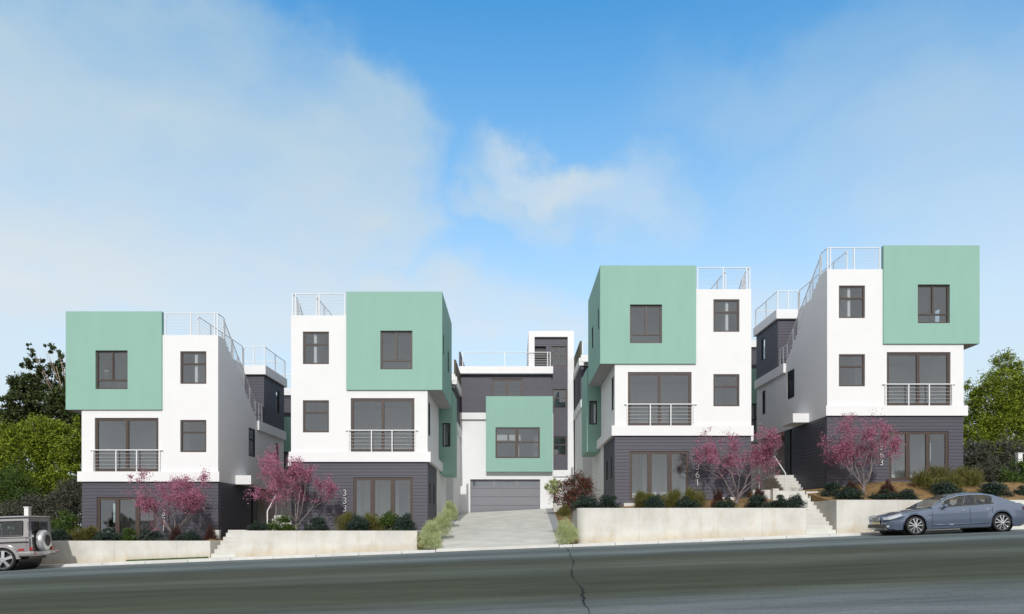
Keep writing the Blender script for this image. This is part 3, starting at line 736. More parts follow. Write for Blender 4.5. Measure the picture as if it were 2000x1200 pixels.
    railing(mb, [(sx, 4.74, 3.49), (sx, 5.7, 3.49)], 1.0, [(0, 0), (0, .5), (0, .97)], 5)
    for k in range(1, 6): mb.tube((sx, .92, 6.56 + .16 * k), (sx, 4.72, 3.5 + .16 * k), .0065, n=4)
    B(mb, 'stair_railing', 'rail')
    r0, r1 = -137 * S, -1.5 * S
    mb = MB()
    railing(mb, [(r0 + .07, -.005, .4545), (r0 + .07, -.055, .4545), (r1 - .07, -.055, .4545), (r1 - .07, -.005, .4545)], .97, [(1, 0), (1, .345), (1, .655), (1, 1)], 5, cr=.005)
    mb.tube((r0 - .07, -.055, 1.4245), (r1 + .07, -.055, 1.4245), .027, n=6)
    B(mb, 'balcony_railing', 'rail')
    # ---- house number
    nx = 3.2 * S; zt = -(385.6 + 12.5 - 331.5) * S + GZ
    sg = -1 if mirror else 1
    for i, ch in enumerate(number): digit(ch, H, sg * nx, zt - i * 15.2 * S)
    return H
h1 = front_house((317.5 - 1000) * S, (1030 - 941.0) * S, False, 'leftmost townhouse, numbered 331, green corner box above its left side', '331', seed=1)
h2 = front_house((677 - 1000) * S, (1030 - 902.5) * S, True, 'townhouse numbered 333, standing just left of the driveway', '333', seed=2)
h3 = front_house((1358.8 - 1000) * S, (1030 - 851.5) * S, False, 'townhouse numbered 361, standing just right of the driveway', '361', .28, seed=3)
h4 = front_house((1724 - 1000) * S, (1030 - 812.5) * S, True, 'rightmost townhouse, numbered 363, above the parked blue-grey sedan', '363', seed=4)

# ------------------------------------------------------------------ rear units behind each front house
def rear_house(xb, zb, mirror, label):
    H = empty('rear_townhouse', (xb, YF + 11.5, zb - GZ), label, 'house', 'townhouses of the back row')
    sh = (0, 0, GZ)
    def B(mb, name, m, **k): return mb.build(name, m, H, mirror, sh, **k)
    W0, W1 = -3.95, 2.75
    wn = (1.6, 2.2, .9, 2.4)
    mb = MB(); panel(mb, (0, 0), (1, 0), (0, -1), W0, W1, -4.2, 3.49, [(-2.6, -1.2, .8, 2.4)]); mb.box(W0, W0 + .15, .15, 8, -4.2, 3.3); mb.box(W1 - .15, W1, .15, 8, -4.2, 3.49)
    mb.box(W0 - .13, W0 + .02, -.13, 6, 3.3, 3.78); mb.box(W0 - .11, W1 + .1, -.12, -.001, 6.13, 6.55)
    mb.box(W0 - .13, W0 - .001, 1.0, 8, 6.13, 6.62); mb.box(W0 - .13, W0 + .6, .88, 1.0, 6.13, 6.62)
    mb.box(W0 + .15, W1 - .15, 7.85, 8, -4.2, 6.6)
    B(mb, 'wall', 'white')
    mb = MB(); panel(mb, (0, 1.0), (1, 0), (0, -1), W0, W0 + 1.2, 3.5, 6.128, [], siding=STEP); panel(mb, (W0, 0), (0, 1), (-1, 0), 1.15, 8, 3.78, 6.128, [], siding=STEP)
    panel(mb, (0, -.0), (1, 0), (0, -1), W0 + 1.2, W1, 3.5, 6.128, [], siding=STEP)
    panel(mb, (W1, 0), (0, 1), (1, 0), .15, 8, 3.5, 6.128, [], siding=STEP)
    B(mb, 'third_storey_wall', 'siding')
    mb = MB(); panel(mb, (0, -.3), (1, 0), (0, -1), .9, W1 + .1, .2, 4.75, [(1.1, 2.5, .6, 2.6)], t=.25); B(mb, 'corner_box', 'green')
    window(H, (0, -.3), (1, 0), (0, -1), 1.1, 2.5, .6, 2.6, vs=[(.5, 0, 1)], hs=[(.5, 0, 1)], mirror=mirror, shift=sh)
    window(H, (0, 0), (1, 0), (0, -1), -2.6, -1.2, .8, 2.4, vs=[(.5, 0, 1)], mirror=mirror, shift=sh)
    mb = MB(); mb.box(W0 + .16, W1 - .16, .16, 7.8, 6.2, 6.35); mb.box(W0 + .16, W1 - .16, .3, 7.8, 3.1, 3.3); mb.box(W0 + .2, W1 - .2, 3.0, 3.1, -4, 6.1); B(mb, 'roof', 'roof')
    mb = MB(); mb.box(W0 - .06, W0 + .06, 1.0, 5.2, 6.63, 7.72); B(mb, 'privacy_screen', 'slat')
    mb = MB(); railing(mb, [(W0 + .1, .95, 6.62), (W1, .95, 6.62)], 1.0, [(0, 0), (0, .33), (0, .66), (0, 1)], 6); B(mb, 'roof_railing', 'rail')
    return H
rear_house((317.5 - 1000) * S, (1030 - 941.0) * S, False, 'back-row townhouse glimpsed in the narrow gap right of the leftmost house')
rear_house((677 - 1000) * S - .08, (1030 - 902.5) * S, True, 'back-row townhouse with dark roof screen, half hidden left of the garage house')
rear_house((1358.8 - 1000) * S, (1030 - 851.5) * S, False, 'back-row townhouse with dark roof screen and white parapet right of the tower')
rear_house((1724 - 1000) * S, (1030 - 812.5) * S, True, 'back-row townhouse glimpsed in the narrow gap left of the rightmost house')

# ------------------------------------------------------------------ middle house with the garage
def middle_house():
    D = 47.6; s = D / F
    def X(px): return (px - 1000) * s
    def Z(py): return (1030 - py) * s - .95
    H = empty('garage_house', (0, D, .95), 'white and charcoal house with garage door and tall framed tower at the driveway end', 'house')
    def B(mb, name, m, **k): return mb.build(name, m, H, **k)
    FX, FN = (1, 0), (0, -1)
    zb = -.6
    gar = (X(918.5), X(1055), Z(1010), Z(936.5))
    mb = MB()
    panel(mb, (0, 0), FX, FN, X(897), X(1080.5), zb, Z(820.6), [gar, (X(960), X(1062), Z(905), Z(828))], t=.3)
    mb.box(X(897), X(897) + .2, .3, 9, zb, Z(820.6))
    mb.box(X(949.5), X(1080.5), .0, .3, Z(820.6), Z(808))
    B(mb, 'wall', 'white')
    mb = MB(); mb.box(X(897) - .02, X(949.5), -.16, .1, Z(820), Z(807)); mb.box(X(897) - .02, X(1080), -.22, .1, Z(731), Z(717)); mb.box(X(897) - .02, X(897) + .12, .1, 9, Z(731), Z(717)); B(mb, 'parapet_band', 'white')
    uw = (X(960), X(1021), Z(790), Z(739))
    mb = MB(); panel(mb, (0, .12), FX, FN, X(897), X(1077), Z(807.5), Z(731), [uw], siding=STEP)
    mb.box(X(897), X(897) + .15, .27, 9, Z(820), Z(731))
    B(mb, 'upper_storey_wall', 'siding')
    # tower: white frame round a dark board panel with windows
    op = (X(1044), X(1066.6), Z(716.5), Z(675)); tw = [(X(1077), X(1107), Z(713.5), Z(675)), (X(1080), X(1107), Z(797), Z(759)), (X(1080.6), X(1107), Z(889), Z(852))]
    mb = MB(); panel(mb, (0, .22), FX, FN, X(1044) - .05, X(1109) + .05, Z(919), Z(658) + .05, [op] + tw, siding=STEP); B(mb, 'tower_wall', 'siding')
    mb = MB()
    mb.box(X(1032.5), X(1044), .02, .21, Z(728), Z(658)); mb.box(X(1032.5), X(1121), .02, .21, Z(658), Z(646.5)); mb.box(X(1109), X(1121), .02, .21, Z(918.5), Z(658)); mb.box(X(1080.6), X(1121), .02, .21, Z(931), Z(918.5))
    mb.box(X(1121) - .3, X(1121) - .001, .21, 6, zb, Z(646.5) - .001); mb.box(X(1032.5) + .001, X(1032.5) + .2, .21, 6, Z(717), Z(646.5) - .001)
    mb.box(X(1032.5) + .2, X(1121) - .3, .42, 6, Z(646.5) - .3, Z(646.5) - .001)
    mb.box(X(1081), X(1121), .06, .2, zb, Z(935)); mb.box(X(1081), X(1121), .14, .2, Z(935), Z(931))
    B(mb, 'tower_frame', 'white')
    mb = MB(); mb.box(X(1044), X(1044) + .9, 1.2, 1.3, Z(716.5), Z(675) + .1); mb.box(X(1032.5) + .25, X(1120) - .3, 2.4, 2.5, Z(930), Z(660)); B(mb, 'inner_wall', 'room')
    mb = MB(); mb.box(X(1044) - .02, X(1066.6) + .02, .40, .45, Z(716.5), Z(675)); B(mb, 'tower_door', 'black')
    window(H, (0, .22), FX, FN, *tw[0], vs=[(.5, 0, 1)], hs=[(.55, 0, 1)], fw=.07)
    for q in tw[1:]: window(H, (0, .22), FX, FN, *q, hs=[(.55, 0, 1)], fw=.07)
    window(H, (0, .12), FX, FN, *uw, vs=[(.5, 0, 1, .16)], fw=.14)
    # green box
    gw = (X(968), X(1054), Z(896.3), Z(836.7))
    mb = MB(); panel(mb, (0, -.42), FX, FN, X(949.5), X(1079), Z(922.5), Z(776.5), [gw], t=.2)
    mb.box(X(949.5), X(949.5) + .15, -.22, -.001, Z(922.5), Z(776.5)); mb.box(X(1079) - .15, X(1079), -.22, .1, Z(922.5), Z(776.5))
    mb.box(X(949.5) + .15, X(1079) - .15, -.22, .1, Z(922.5), Z(922.5) + .12); mb.box(X(949.5) + .15, X(1079) - .15, -.22, .1, Z(776.5) - .12, Z(776.5)); B(mb, 'green_box', 'green')
    window(H, (0, -.42), FX, FN, *gw, vs=[(.48, 0, 1, .22)], hs=[(.52, 0, 1)], fw=.1)
    mb = MB(); mb.box(X(949.5) + .2, X(1079) - .2, 5.0, 5.1, Z(935), Z(740)); mb.box(X(897) + .3, X(1077), 5.3, 5.4, Z(815), Z(735)); mb.box(X(897) + .3, X(1077), .4, 3.3, Z(815), Z(812)); mb.box(X(950) + .2, X(1079) - .2, .31, 5, Z(930), Z(922)); mb.box(X(1012), X(1014), 1.2, 5, Z(922), Z(815)); B(mb, 'partition', 'room')
    # garage door
    gx0, gx1, gz0, gz1 = gar
    mb = MB(); ph = (gz1 - gz0) / 4.4; z = gz1 - .03
    wins = []
    W = gx1 - gx0
    for k in range(4):
        zt = z; zbm = z - ph + .02 if k < 3 else gz0
        if k == 0:
            hl = [(gx0 + W * a, gx0 + W * b, zbm + .14, zt - .1) for a, b in ((.035, .315), (.36, .64), (.685, .965))]
            panel(mb, (0, .2), FX, FN, gx0 + .01, gx1 - .01, zbm, zt, hl, t=.05); wins = hl
        else:
            mb.box(gx0 + .01, gx0 + W * .345, .2, .25, zbm, zt); mb.box(gx0 + W * .35, gx1 - .01, .2, .25, zbm, zt)
        z -= ph
    mb.box(gx0 + .01, gx1 - .01, .251, .28, gz0, gz1)
    gd = B(mb, 'garage_door', 'garage')
    mb = MB()
    for q in wins: mb.box(q[0], q[1], .215, .225, q[2], q[3])
    mb.build('glazing', 'glass', gd)
    # roof bits
    mb = MB(); mb.box(X(897) + .2, X(1080), .3, 9, Z(726), Z(722)); mb.box(X(897), X(1121), 9, 9.2, zb, Z(718)); B(mb, 'roof', 'roof')
    mb = MB(); mb.box(X(962), X(1030), 2.4, 5, Z(720), Z(708)); B(mb, 'roof_hatch', 'siding')
    mb = MB(); mb.box(X(897) - .015, X(897) + .1, -.1, 4.2, Z(717) + .002, Z(688)); B(mb, 'privacy_screen', 'siding')
    mb = MB(); railing(mb, [(X(904), -.08, Z(717)), (X(1074.5), -.08, Z(717)), (X(1074.5), .2, Z(717))], 28 * s, [(0, 0), (0, .48), (0, .97), (0, 1)], 5); B(mb, 'roof_railing', 'rail')
    mb = MB(); mb.box(X(1049), X(1060), .7, 1.15, Z(717), Z(708)); B(mb, 'deck_chair', 'door')
middle_house()

# ------------------------------------------------------------------ entrance steps and handrails on the walkways
def entry(x0, x1, zt, zg, rail_x, label_s, label_r, y0=33.2):
    n = max(2, round((zt - zg) / .17)); steps('entry_steps', x0, x1, y0, zg, n, (zt - zg) / n, .27, zg - .4, label_s, 1.3)
    e = empty('handrail', (rail_x, y0, zg), label_r, 'handrail', 'white handrails of the entry steps')
    mb = MB(); run = (n - 1) * .27; r = zt - zg
    mb.tube((0, -.05, 0), (0, -.05, 1.0), .03, n=8); mb.tube((0, -.05, 1.0), (0, run, r + .95), .028, n=8); mb.build('top_rail', 'rail', e)
    mb = MB(); mb.tube((0, run, r), (0, run, r + .95), .022, n=8); mb.build('post', 'rail', e)
entry(13.25, 14.28, 2.64, 1.62, 13.28, 'concrete entry steps against the dark board side of house 363', 'white handrail of the entry steps left of house 363')
entry(-11.05, -10.02, .55, -.28, -10.95, 'concrete entry steps beside house 333, mostly hidden by the redbud', 'white handrail behind the redbud tree beside house 333', 30.6)

# ------------------------------------------------------------------ foliage
def leaves_mesh(name, C, U, V, m):
    """C centres, U and V half axes -> quads (diamond leaf)"""
    n = len(C); v = np.empty((n, 4, 3), np.float32)
    v[:, 0] = C - U; v[:, 1] = C + V; v[:, 2] = C + U; v[:, 3] = C - V
    me = bpy.data.meshes.new(name)
    me.vertices.add(n * 4); me.vertices.foreach_set('co', v.reshape(-1))
    me.loops.add(n * 4); me.loops.foreach_set('vertex_index', np.arange(n * 4, dtype=np.int32))
    me.polygons.add(n); me.polygons.foreach_set('loop_start', np.arange(0, n * 4, 4, dtype=np.int32))
    me.update(calc_edges=True); me.materials.append(M[m]); return me
def rand_axes(rs, n, size, aspect=.45, up=0.0):
    a = rs.normal(size=(n, 3)); a[:, 2] += up; a /= np.linalg.norm(a, axis=1)[:, None]
    b = rs.normal(size=(n, 3)); b -= (b * a).sum(1)[:, None] * a; b /= np.linalg.norm(b, axis=1)[:, None]
    s = size * rs.uniform(.6, 1.35, size=(n, 1)); return a * s, b * s * aspect
LIM = [9.0]
def limb(mb, p, d, length, r, depth, rs, tips, spread=.55, segs=4, split=(2, 3), shrink=.68, upb=.15, keep=.6, nside=6):
    d = d.normalized()
    for k in range(segs):
        if abs(p.x) > LIM[0]: d = Vector((d.x * .1, d.y, abs(d.z) + .3)).normalized()
        q = p + d * (length / segs); r2 = r * (1 - (1 - keep) / segs)
        mb.tube(p, q, r, r2, n=nside, caps=False)
        if depth <= 1 or (depth == 2 and k == 1): tips.append((q.copy(), depth))
        p, r = q, r2
        d = (d + Vector(rs.normal(size=3)) * .13 + Vector((0, 0, upb * .3))).normalized()
    if depth <= 0: tips.append((p.copy(), 0)); return
    for k in range(rs.integers(split[0], split[1] + 1)):
        nd = (d + Vector(rs.normal(size=3)) * spread + Vector((0, 0, upb))).normalized()
        limb(mb, p, nd, length * shrink * rs.uniform(.8, 1.2), r * .75, depth - 1, rs, tips, spread, segs, split, shrink, upb, keep, nside)

def redbud(px, pyb, d, lean, seed, label, hscale=.98, wscale=1.0):
    rs = np.random.default_rng(seed); s = d / F; LIM[0] = 1.25
    base = ((px - 1000) * s, d, (1030 - pyb) * s)
    T = empty('redbud_tree', base, label, 'tree', 'pink flowering redbud trees')
    mb = MB(); tips = []
    p = Vector((0, 0, -.1)); q = Vector((.02, 0, .36)); mb.tube(p, q, .07, .055, n=8)
    n = 7; ph = rs.uniform(0, 6)
    for k in range(n):
        a = ph + 2 * math.pi * k / n + rs.uniform(-.4, .4); o = rs.uniform(.55, 1.15) if k else .15
        limb(mb, q.copy() + Vector((0, 0, rs.uniform(-.15, .15))), Vector((math.cos(a) * o * wscale + lean, math.sin(a) * o * .55, rs.uniform(.55, 1.0) if k else 1)), rs.uniform(.72, 1.12) * hscale, .034, 3, rs, tips, .46, 3, (2, 3), .76, .10, .62, 6)
    mb.build('trunk', 'bark', T, smooth=True, fixn=False)
    P = np.array([t[0][:] for t in tips if t[0].z > .5 and noise.noise(t[0] * 1.5 + Vector((seed, 0, 0))) > -.08]); P = np.concatenate([P, P + rs.normal(size=P.shape) * .16]); 
    C = []
    for t in P:
        if rs.random() < .10: continue
        k = rs.integers(8, 42); r_ = rs.uniform(.04, .12)
        c = t + rs.normal(size=(k, 3)) * r_; C.append(c)
    C = np.concatenate(C); print('redbud', len(P), len(C), C[:, 2].max(), C[:, 0].min(), C[:, 0].max())
    U, V = rand_axes(rs, len(C), .026, .7)
    me = leaves_mesh('blossom', C, U, V, 'blossom'); o = bpy.data.objects.new('blossom', me); col.objects.link(o); o.parent = T
    return T
redbud(340, 1062, 29.1, .02, 83, 'redbud in pink bloom before house 331, hiding part of its number', 1.0, .8)
redbud(578, 1042, 29.1, -.03, 25, 'redbud in pink bloom at the left front corner of house 333', 1.2, .62)
redbud(1438, 990, 29.1, .0, 33, 'redbud in pink bloom at the right front corner of house 361', 1.22, .62)
redbud(1686, 966, 29.1, .0, 47, 'redbud in pink bloom before house 363, behind the sedan bonnet', .98, .8)

def crown_tree(name, base, clumps, n_leaf, size, m, label, cat, bark='bark', trunk_r=.2, seed=0, group=None, aspect=.45, fuzz=.18, limbs=True, per=None):
    """clumps: (x,y,z,rx,ry,rz) relative to base; leaves gather in sub-clumps on and inside each lobe"""
    rs = np.random.default_rng(seed); T = empty(name, base, label, cat, group)
    tot = sum(c[3] * c[4] * c[5] for c in clumps) ** 1.0
    C = []
    subs = []
    for c in clumps:
        n = int(n_leaf * c[3] * c[4] * c[5] / tot); ns = max(6, n // (per or 90))
        dv_ = rs.normal(size=(ns, 3)); dv_ /= np.linalg.norm(dv_, axis=1)[:, None]
        rad = rs.uniform(.35, 1.0, size=(ns, 1)) ** .5
        sc_ = dv_ * rad * np.array(c[3:6]) + np.array(c[:3]); subs.append(sc_)
        w = rs.uniform(.35, 1.7, size=ns); w /= w.sum()
        idx = rs.choice(ns, n, p=w)
        r_ = fuzz * (c[3] + c[5]) * .5
        C.append(sc_[idx] + rs.normal(size=(n, 3)) * r_ * rs.uniform(.5, 1.3, size=(ns, 1))[idx])
    C = np.concatenate(C); C = C[C[:, 2] > -.2]
    U, V = rand_axes(rs, len(C), size, aspect)
    me = leaves_mesh('crown', C, U, V, m); o = bpy.data.objects.new('crown', me); col.objects.link(o); o.parent = T
    mb = MB()
    S_ = np.concatenate(subs); top = max(c[2] for c in clumps)
    mb.tube((0, 0, -.5), (.05, 0, top * .45), trunk_r, trunk_r * .75, n=10)
    mb.tube((.05, 0, top * .45), (clumps[0][0] * .5, 0, top * .9), trunk_r * .75, trunk_r * .3, n=8)
    if limbs:
        for c in clumps:
            a = Vector((.05, 0, max(.3, min(top * .6, c[2] * .55)))); b = Vector(c[:3]); mid = a.lerp(b, .5) + Vector((0, 0, -.1 * c[3]))
            mb.tube(a, mid, trunk_r * .5, trunk_r * .36, n=7); mb.tube(mid, b, trunk_r * .36, trunk_r * .16, n=7)
            for k in range(6):
                e = Vector(c[:3]) + Vector(rs.normal(size=3)) * .5 * c[3]
                mb.tube(mid.lerp(b, rs.random()), e, trunk_r * .16, trunk_r * .05, n=5)
    mb.build('trunk', bark, T, smooth=True, fixn=False)
    return T
def PX(px, py, d): return ((px - 1000) * d / F, d, (1030 - py) * d / F)
def rel(base, lst, d):
    o = []
    for (px, py, rx, rz, dy) in lst:
        p = PX(px, py, d + dy); k = (d + dy) / F
        o.append((p[0] - base[0], p[1] - base[1], p[2] - base[2], rx * k, rx * k * .9, rz * k))
    return o
b = (PX(150, 1050, 46)[0], 46, -.5)
crown_tree('tall_evergreen_tree', b, rel(b, [(70, 705, 15, 26, 0), (93, 686, 11, 16, .5), (50, 712, 9, 10, 0), (60, 680, 8, 9, 0), (30, 765, 12, 12, 0), (12, 800, 14, 12, 0), (118, 700, 10, 14, 0), (-8, 815, 16, 12, 0), (58, 755, 34, 26, 0), (100, 740, 24, 30, 1), (35, 790, 30, 24, -1), (85, 790, 34, 26, 0), (10, 830, 30, 26, 0), (125, 725, 12, 22, 1), (60, 835, 40, 26, 0),
    (-30, 800, 30, 30, 1), (118, 800, 26, 40, -.5), (130, 850, 26, 26, 0), (190, 800, 60, 70, 2)], 46), 95000, .10, 'leaf_dark', 'tall dark evergreen with layered clumps and tan limbs, behind house 331', 'tree', 'bark_tan', .06, 5, fuzz=.13, per=110)
b = (PX(40, 1050, 38)[0], 38, -.6)
crown_tree('broadleaf_tree', b, rel(b, [(40, 900, 60, 62, 0), (115, 880, 48, 58, 0), (-30, 890, 60, 60, 0), (85, 850, 46, 36, 0), (10, 860, 44, 36, 0), (130, 930, 38, 50, -.5), (60, 960, 60, 34, -.6), (150, 850, 22, 34, .4)], 38), 80000, .07, 'leaf_yellow', 'yellow-green broadleaf tree filling the space left of house 331', 'tree', 'bark', .2, 6, fuzz=.13)
b = (PX(1960, 960, 40)[0], 40, 1.6)
crown_tree('broadleaf_tree', b, rel(b, [(1935, 790, 44, 58, 0), (1985, 760, 48, 56, 0), (1960, 720, 34, 30, 0), (1915, 820, 34, 60, 0), (2030, 800, 60, 80, .6), (1975, 850, 56, 50, -.4), (2080, 860, 60, 80, 0), (1905, 760, 20, 26, .3), (1900, 870, 34, 44, -.5), (1940, 900, 40, 40, -.8)], 40), 80000, .068, 'leaf_yellow', 'yellow-green broadleaf tree right of house 363, above the sedan boot', 'tree', 'bark', .2, 7, fuzz=.15)
# big shrubs at both ends
def bigbush(px, py, rx, rz, d, m, label, seed, n=9000, size=.05, name='bush', zb=None):
    b = PX(px, py + rz * 1.05, d); b = (b[0], b[1], b[2] if zb is None else zb)
    k = d / F; rs = np.random.default_rng(seed)
    cl = [(px + rx * a, py + rz * c, rx * .62, rz * .62, dd) for a, c, dd in ((0, -.2, 0), (-.45, .1, .1), (.45, .1, -.1), (-.15, .4, -.2), (.3, -.35, .2), (.1, .45, 0))]
    crown_tree(name, b, rel(b, cl, d), n, size, m, label, 'bush', 'bark', .05, seed, fuzz=.2, limbs=True)
bigbush(130, 985, 42, 55, 33.5, 'leaf_grey', 'grey-green twiggy bush against the left corner of house 331', 61, 12000)
bigbush(60, 1000, 55, 40, 33.2, 'leaf_grey', 'grey-green bush behind the silver off-roader roof', 62, 12000)
bigbush(125, 1022, 24, 26, 29.0, 'leaf_mid', 'fresh green bush behind the off-roader spare wheel, by house 331', 63, 6000, .035)
bigbush(10, 960, 60, 60, 35, 'leaf_mid', 'mid-green bush at the far left edge under the trees', 64, 12000)
bigbush(1905, 905, 36, 46, 34.5, 'leaf_grey', 'grey-green bush against the right corner of house 363', 65, 12000)
bigbush(1960, 905, 44, 50, 34, 'leaf_grey', 'large grey-green bush behind the sedan boot', 66, 14000)
bigbush(1925, 926, 34, 30, 31.5, 'leaf_grey', 'low green bush on the bank above the sedan roof, right of house 363', 67, 8000, .04)
bigbush(1990, 930, 40, 34, 31, 'leaf_mid', 'dark green bush at the right edge above the sedan boot', 68, 9000, .04)
bigbush(1122, 960, 40, 42, 29.6, 'leaf_flower', 'glossy bush with dark crimson flowers at the rounded wall corner', 69, 11000, .035, 'flowering_bush')
bigbush(1082, 950, 17, 16, 40, 'leaf_pale', 'small pale shrub right of the garage behind the crimson flowering bush', 70, 4000, .04)

bigbush(70, 985, 130, 60, 47, 'leaf_dark', 'dark hedge-like bush far behind the trees at the left edge', 71, 16000, .10)
bigbush(1990, 930, 140, 62, 49, 'leaf_dark', 'dark hedge-like bush far behind the broadleaf tree at the right edge', 72, 16000, .10)
# small shrubs: a few source meshes, copied
def mound_mesh(name, m, seed, n, size, spiky=0.0, up=0.0, aspect=.45, lumps=0):
    rs = np.random.default_rng(seed)
    a = rs.normal(size=(n, 3)); a[:, 2] = np.abs(a[:, 2]); a /= np.linalg.norm(a, axis=1)[:, None]
    lump = 1 + .16 * np.sin(a[:, 0] * 5 + seed) * np.cos(a[:, 1] * 4 + seed) + .10 * np.sin(a[:, 2] * 9 + a[:, 0] * 7)
    r = rs.uniform(.35, 1, size=n) ** .35 * lump
    if lumps:
        cs = rs.normal(size=(lumps, 3)); cs[:, 2] = np.abs(cs[:, 2]); cs /= np.linalg.norm(cs, axis=1)[:, None]; cs *= rs.uniform(.25, 1.0, size=(lumps, 1)) ** .5
        cs = cs * np.array([.36, .36, .62]); ix = rs.integers(0, lumps, n); rr_ = rs.uniform(.14, .24, size=lumps)[ix]
        C = cs[ix] + a * np.array([1, 1, 1.25]) * (rr_ * rs.uniform(.5, 1.1, size=n))[:, None]
        nb = n // 4; th = rs.uniform(0, 6.28, nb); rq = rs.uniform(.1, .5, nb); C[:nb] = np.stack([np.cos(th) * rq, np.sin(th) * rq, rs.uniform(0, .38, nb)], 1)
    else:
        C = a * r[:, None] * np.array([.52, .52, .90]); C[:, :2] *= (1.12 - .25 * np.clip(C[:, 2:3], 0, 1))
    C[:, :2] *= .49 / np.percentile(np.hypot(C[:, 0], C[:, 1]), 96); C[:, 2] *= .86 / np.percentile(C[:, 2], 97)
    if spiky:
        U = a + rs.normal(size=(n, 3)) * .25; U[:, 2] += up; U /= np.linalg.norm(U, axis=1)[:, None]
        U *= size * rs.uniform(.6, 1.5, size=(n, 1)) * spiky
        V = np.cross(U, rs.normal(size=(n, 3))); V /= np.linalg.norm(V, axis=1)[:, None]; V *= size * .11
    else: U, V = rand_axes(rs, n, size, aspect)
    C[:, 2] = np.maximum(C[:, 2], .01)
    return leaves_mesh(name, C, U, V, m)
SM = {'dark': [mound_mesh('mound_shrub', 'leaf_blue', s_, 5200, .036, lumps=14) for s_ in (1, 2, 3)],
      'olive': [mound_mesh('grass_shrub', 'leaf_olive', s_, 5200, .05, 1.6, .7, lumps=12) for s_ in (4, 5)],
      'red': [mound_mesh('red_grass', 'leaf_red', s_, 1500, .07, 2.0, .6) for s_ in (6, 7)],
      'pale': [mound_mesh('pale_shrub', 'leaf_pale', s_, 10000, .036, 1.4, .5, lumps=16) for s_ in (8, 9)],
      'green': [mound_mesh('green_shrub', 'leaf_mid', s_, 4600, .036, lumps=12) for s_ in (10, 11)]}
NAMES = {'dark': 'mound_shrub', 'olive': 'grass_shrub', 'red': 'red_grass', 'pale': 'pale_shrub', 'green': 'green_shrub'}
cnt = [0]
def shrub(kind, x0, x1, yt, yb, d, label, grp):
    k = d / F; w = (x1 - x0) * k * (1.16 if kind in ('dark', 'olive', 'green') else 1.04); h = (yb - yt) * k
    me = SM[kind][cnt[0] % len(SM[kind])]; cnt[0] += 1
    o = bpy.data.objects.new(NAMES[kind], me); col.objects.link(o)
    o.location = (((x0 + x1) / 2 - 1000) * k, d, (1030 - yb) * k)
    o.scale = (w, w * .9, h * 1.08); o.rotation_euler = (0, 0, cnt[0] * 1.3)
    tag(o, label, 'shrub', grp)
G1, G2, G3, G4, GD = 'plants on the wall before house 331', 'plants on the wall before house 333', 'plants on the wall before house 361', 'plants on the bank before house 363', 'pale bushes along the driveway'
shrub('dark', 92, 138, 1036, 1061, 27.9, 'low blue-green mound nearest the off-roader, on the wall before house 331', G1)
shrub('olive', 137, 192, 1030, 1060, 28.4, 'yellow-olive grass clump at the left foot of house 331', G1)
shrub('dark', 190, 240, 1034, 1061, 27.8, 'blue-green mound below the left pane of the glass doors of house 331', G1)
shrub('green', 228, 268, 1033, 1061, 28.0, 'green mound below the middle pane of the glass doors of house 331', G1)
shrub('dark', 275, 317, 1036, 1061, 27.8, 'blue-green mound below the right pane of the glass doors of house 331', G1)
shrub('red', 332, 358, 1029, 1060, 28.2, 'dark red grass tuft below the number of house 331', G1)
shrub('dark', 350, 391, 1038, 1061, 27.7, 'blue-green mound right of the redbud trunk of house 331', G1)
shrub('red', 399, 422, 1028, 1060, 27.9, 'dark red grass tuft beside the short steps by house 331', G1)
shrub('dark', 484, 528, 1017, 1041, 27.8, 'leftmost blue-green mound on the wall before house 333, by the short steps', G2)
shrub('green', 526, 574, 1009, 1041, 28.0, 'larger dark green shrub left of the redbud before house 333', G2)
shrub('dark', 595, 640, 1011, 1041, 27.8, 'blue-green mound right of the redbud trunk before house 333', G2)
shrub('olive', 656, 690, 1002, 1041, 28.3, 'olive grass clump directly below the number 333', G2)
shrub('dark', 677, 720, 1008, 1041, 27.7, 'blue-green mound between the two olive clumps before house 333', G2)
shrub('olive', 709, 750, 1005, 1041, 28.2, 'olive grass clump below the left panes of house 333', G2)
shrub('green', 743, 782, 1001, 1041, 28.3, 'green shrub below the middle pane of house 333', G2)
shrub('dark', 770, 811, 1006, 1041, 27.8, 'rightmost blue-green mound on the wall before house 333', G2)
shrub('pale', 816, 864, 1020, 1077, 26.8, 'large pale grassy bush at the street end of the left driveway edge', GD)
shrub('pale', 846, 884, 998, 1046, 30.5, 'pale grassy bush in the middle of the left driveway edge', GD)
shrub('pale', 864, 895, 980, 1016, 36.0, 'small olive-pale bush at the upper end of the left driveway edge', GD)
shrub('pale', 1083, 1131, 1018, 1066, 26.75, 'pale grassy bush against the rounded wall corner, right of the driveway', GD)
shrub('olive', 1088, 1114, 988, 1009, 29.0, 'small grassy tuft at the foot of the crimson flowering bush', GD)
shrub('dark', 1117, 1170, 970, 998, 27.8, 'blue-green mound below the crimson flowering bush, on the tallest wall', G3)
shrub('dark', 1168, 1212, 968, 998, 27.9, 'blue-green mound on the tallest wall, at the driveway corner of the house', G3)
shrub('olive', 1240, 1292, 962, 997, 28.4, 'wide olive clump below the left pane of house 361', G3)
shrub('dark', 1260, 1297, 969, 997, 27.7, 'blue-green mound below the middle pane of house 361', G3)
shrub('olive', 1288, 1330, 959, 997, 28.3, 'tall yellow-olive clump below the glass doors of house 361', G3)
shrub('dark', 1322, 1366, 972, 997, 27.7, 'blue-green mound below the right pane of house 361', G3)
shrub('olive', 1335, 1379, 956, 995, 28.6, 'olive clump just below and left of the number 361', G3)
shrub('red', 1391, 1416, 960, 992, 28.2, 'dark red grass tuft left of the redbud trunk before house 361', G3)
shrub('dark', 1396, 1438, 973, 997, 27.7, 'blue-green mound at the redbud trunk before house 361', G3)
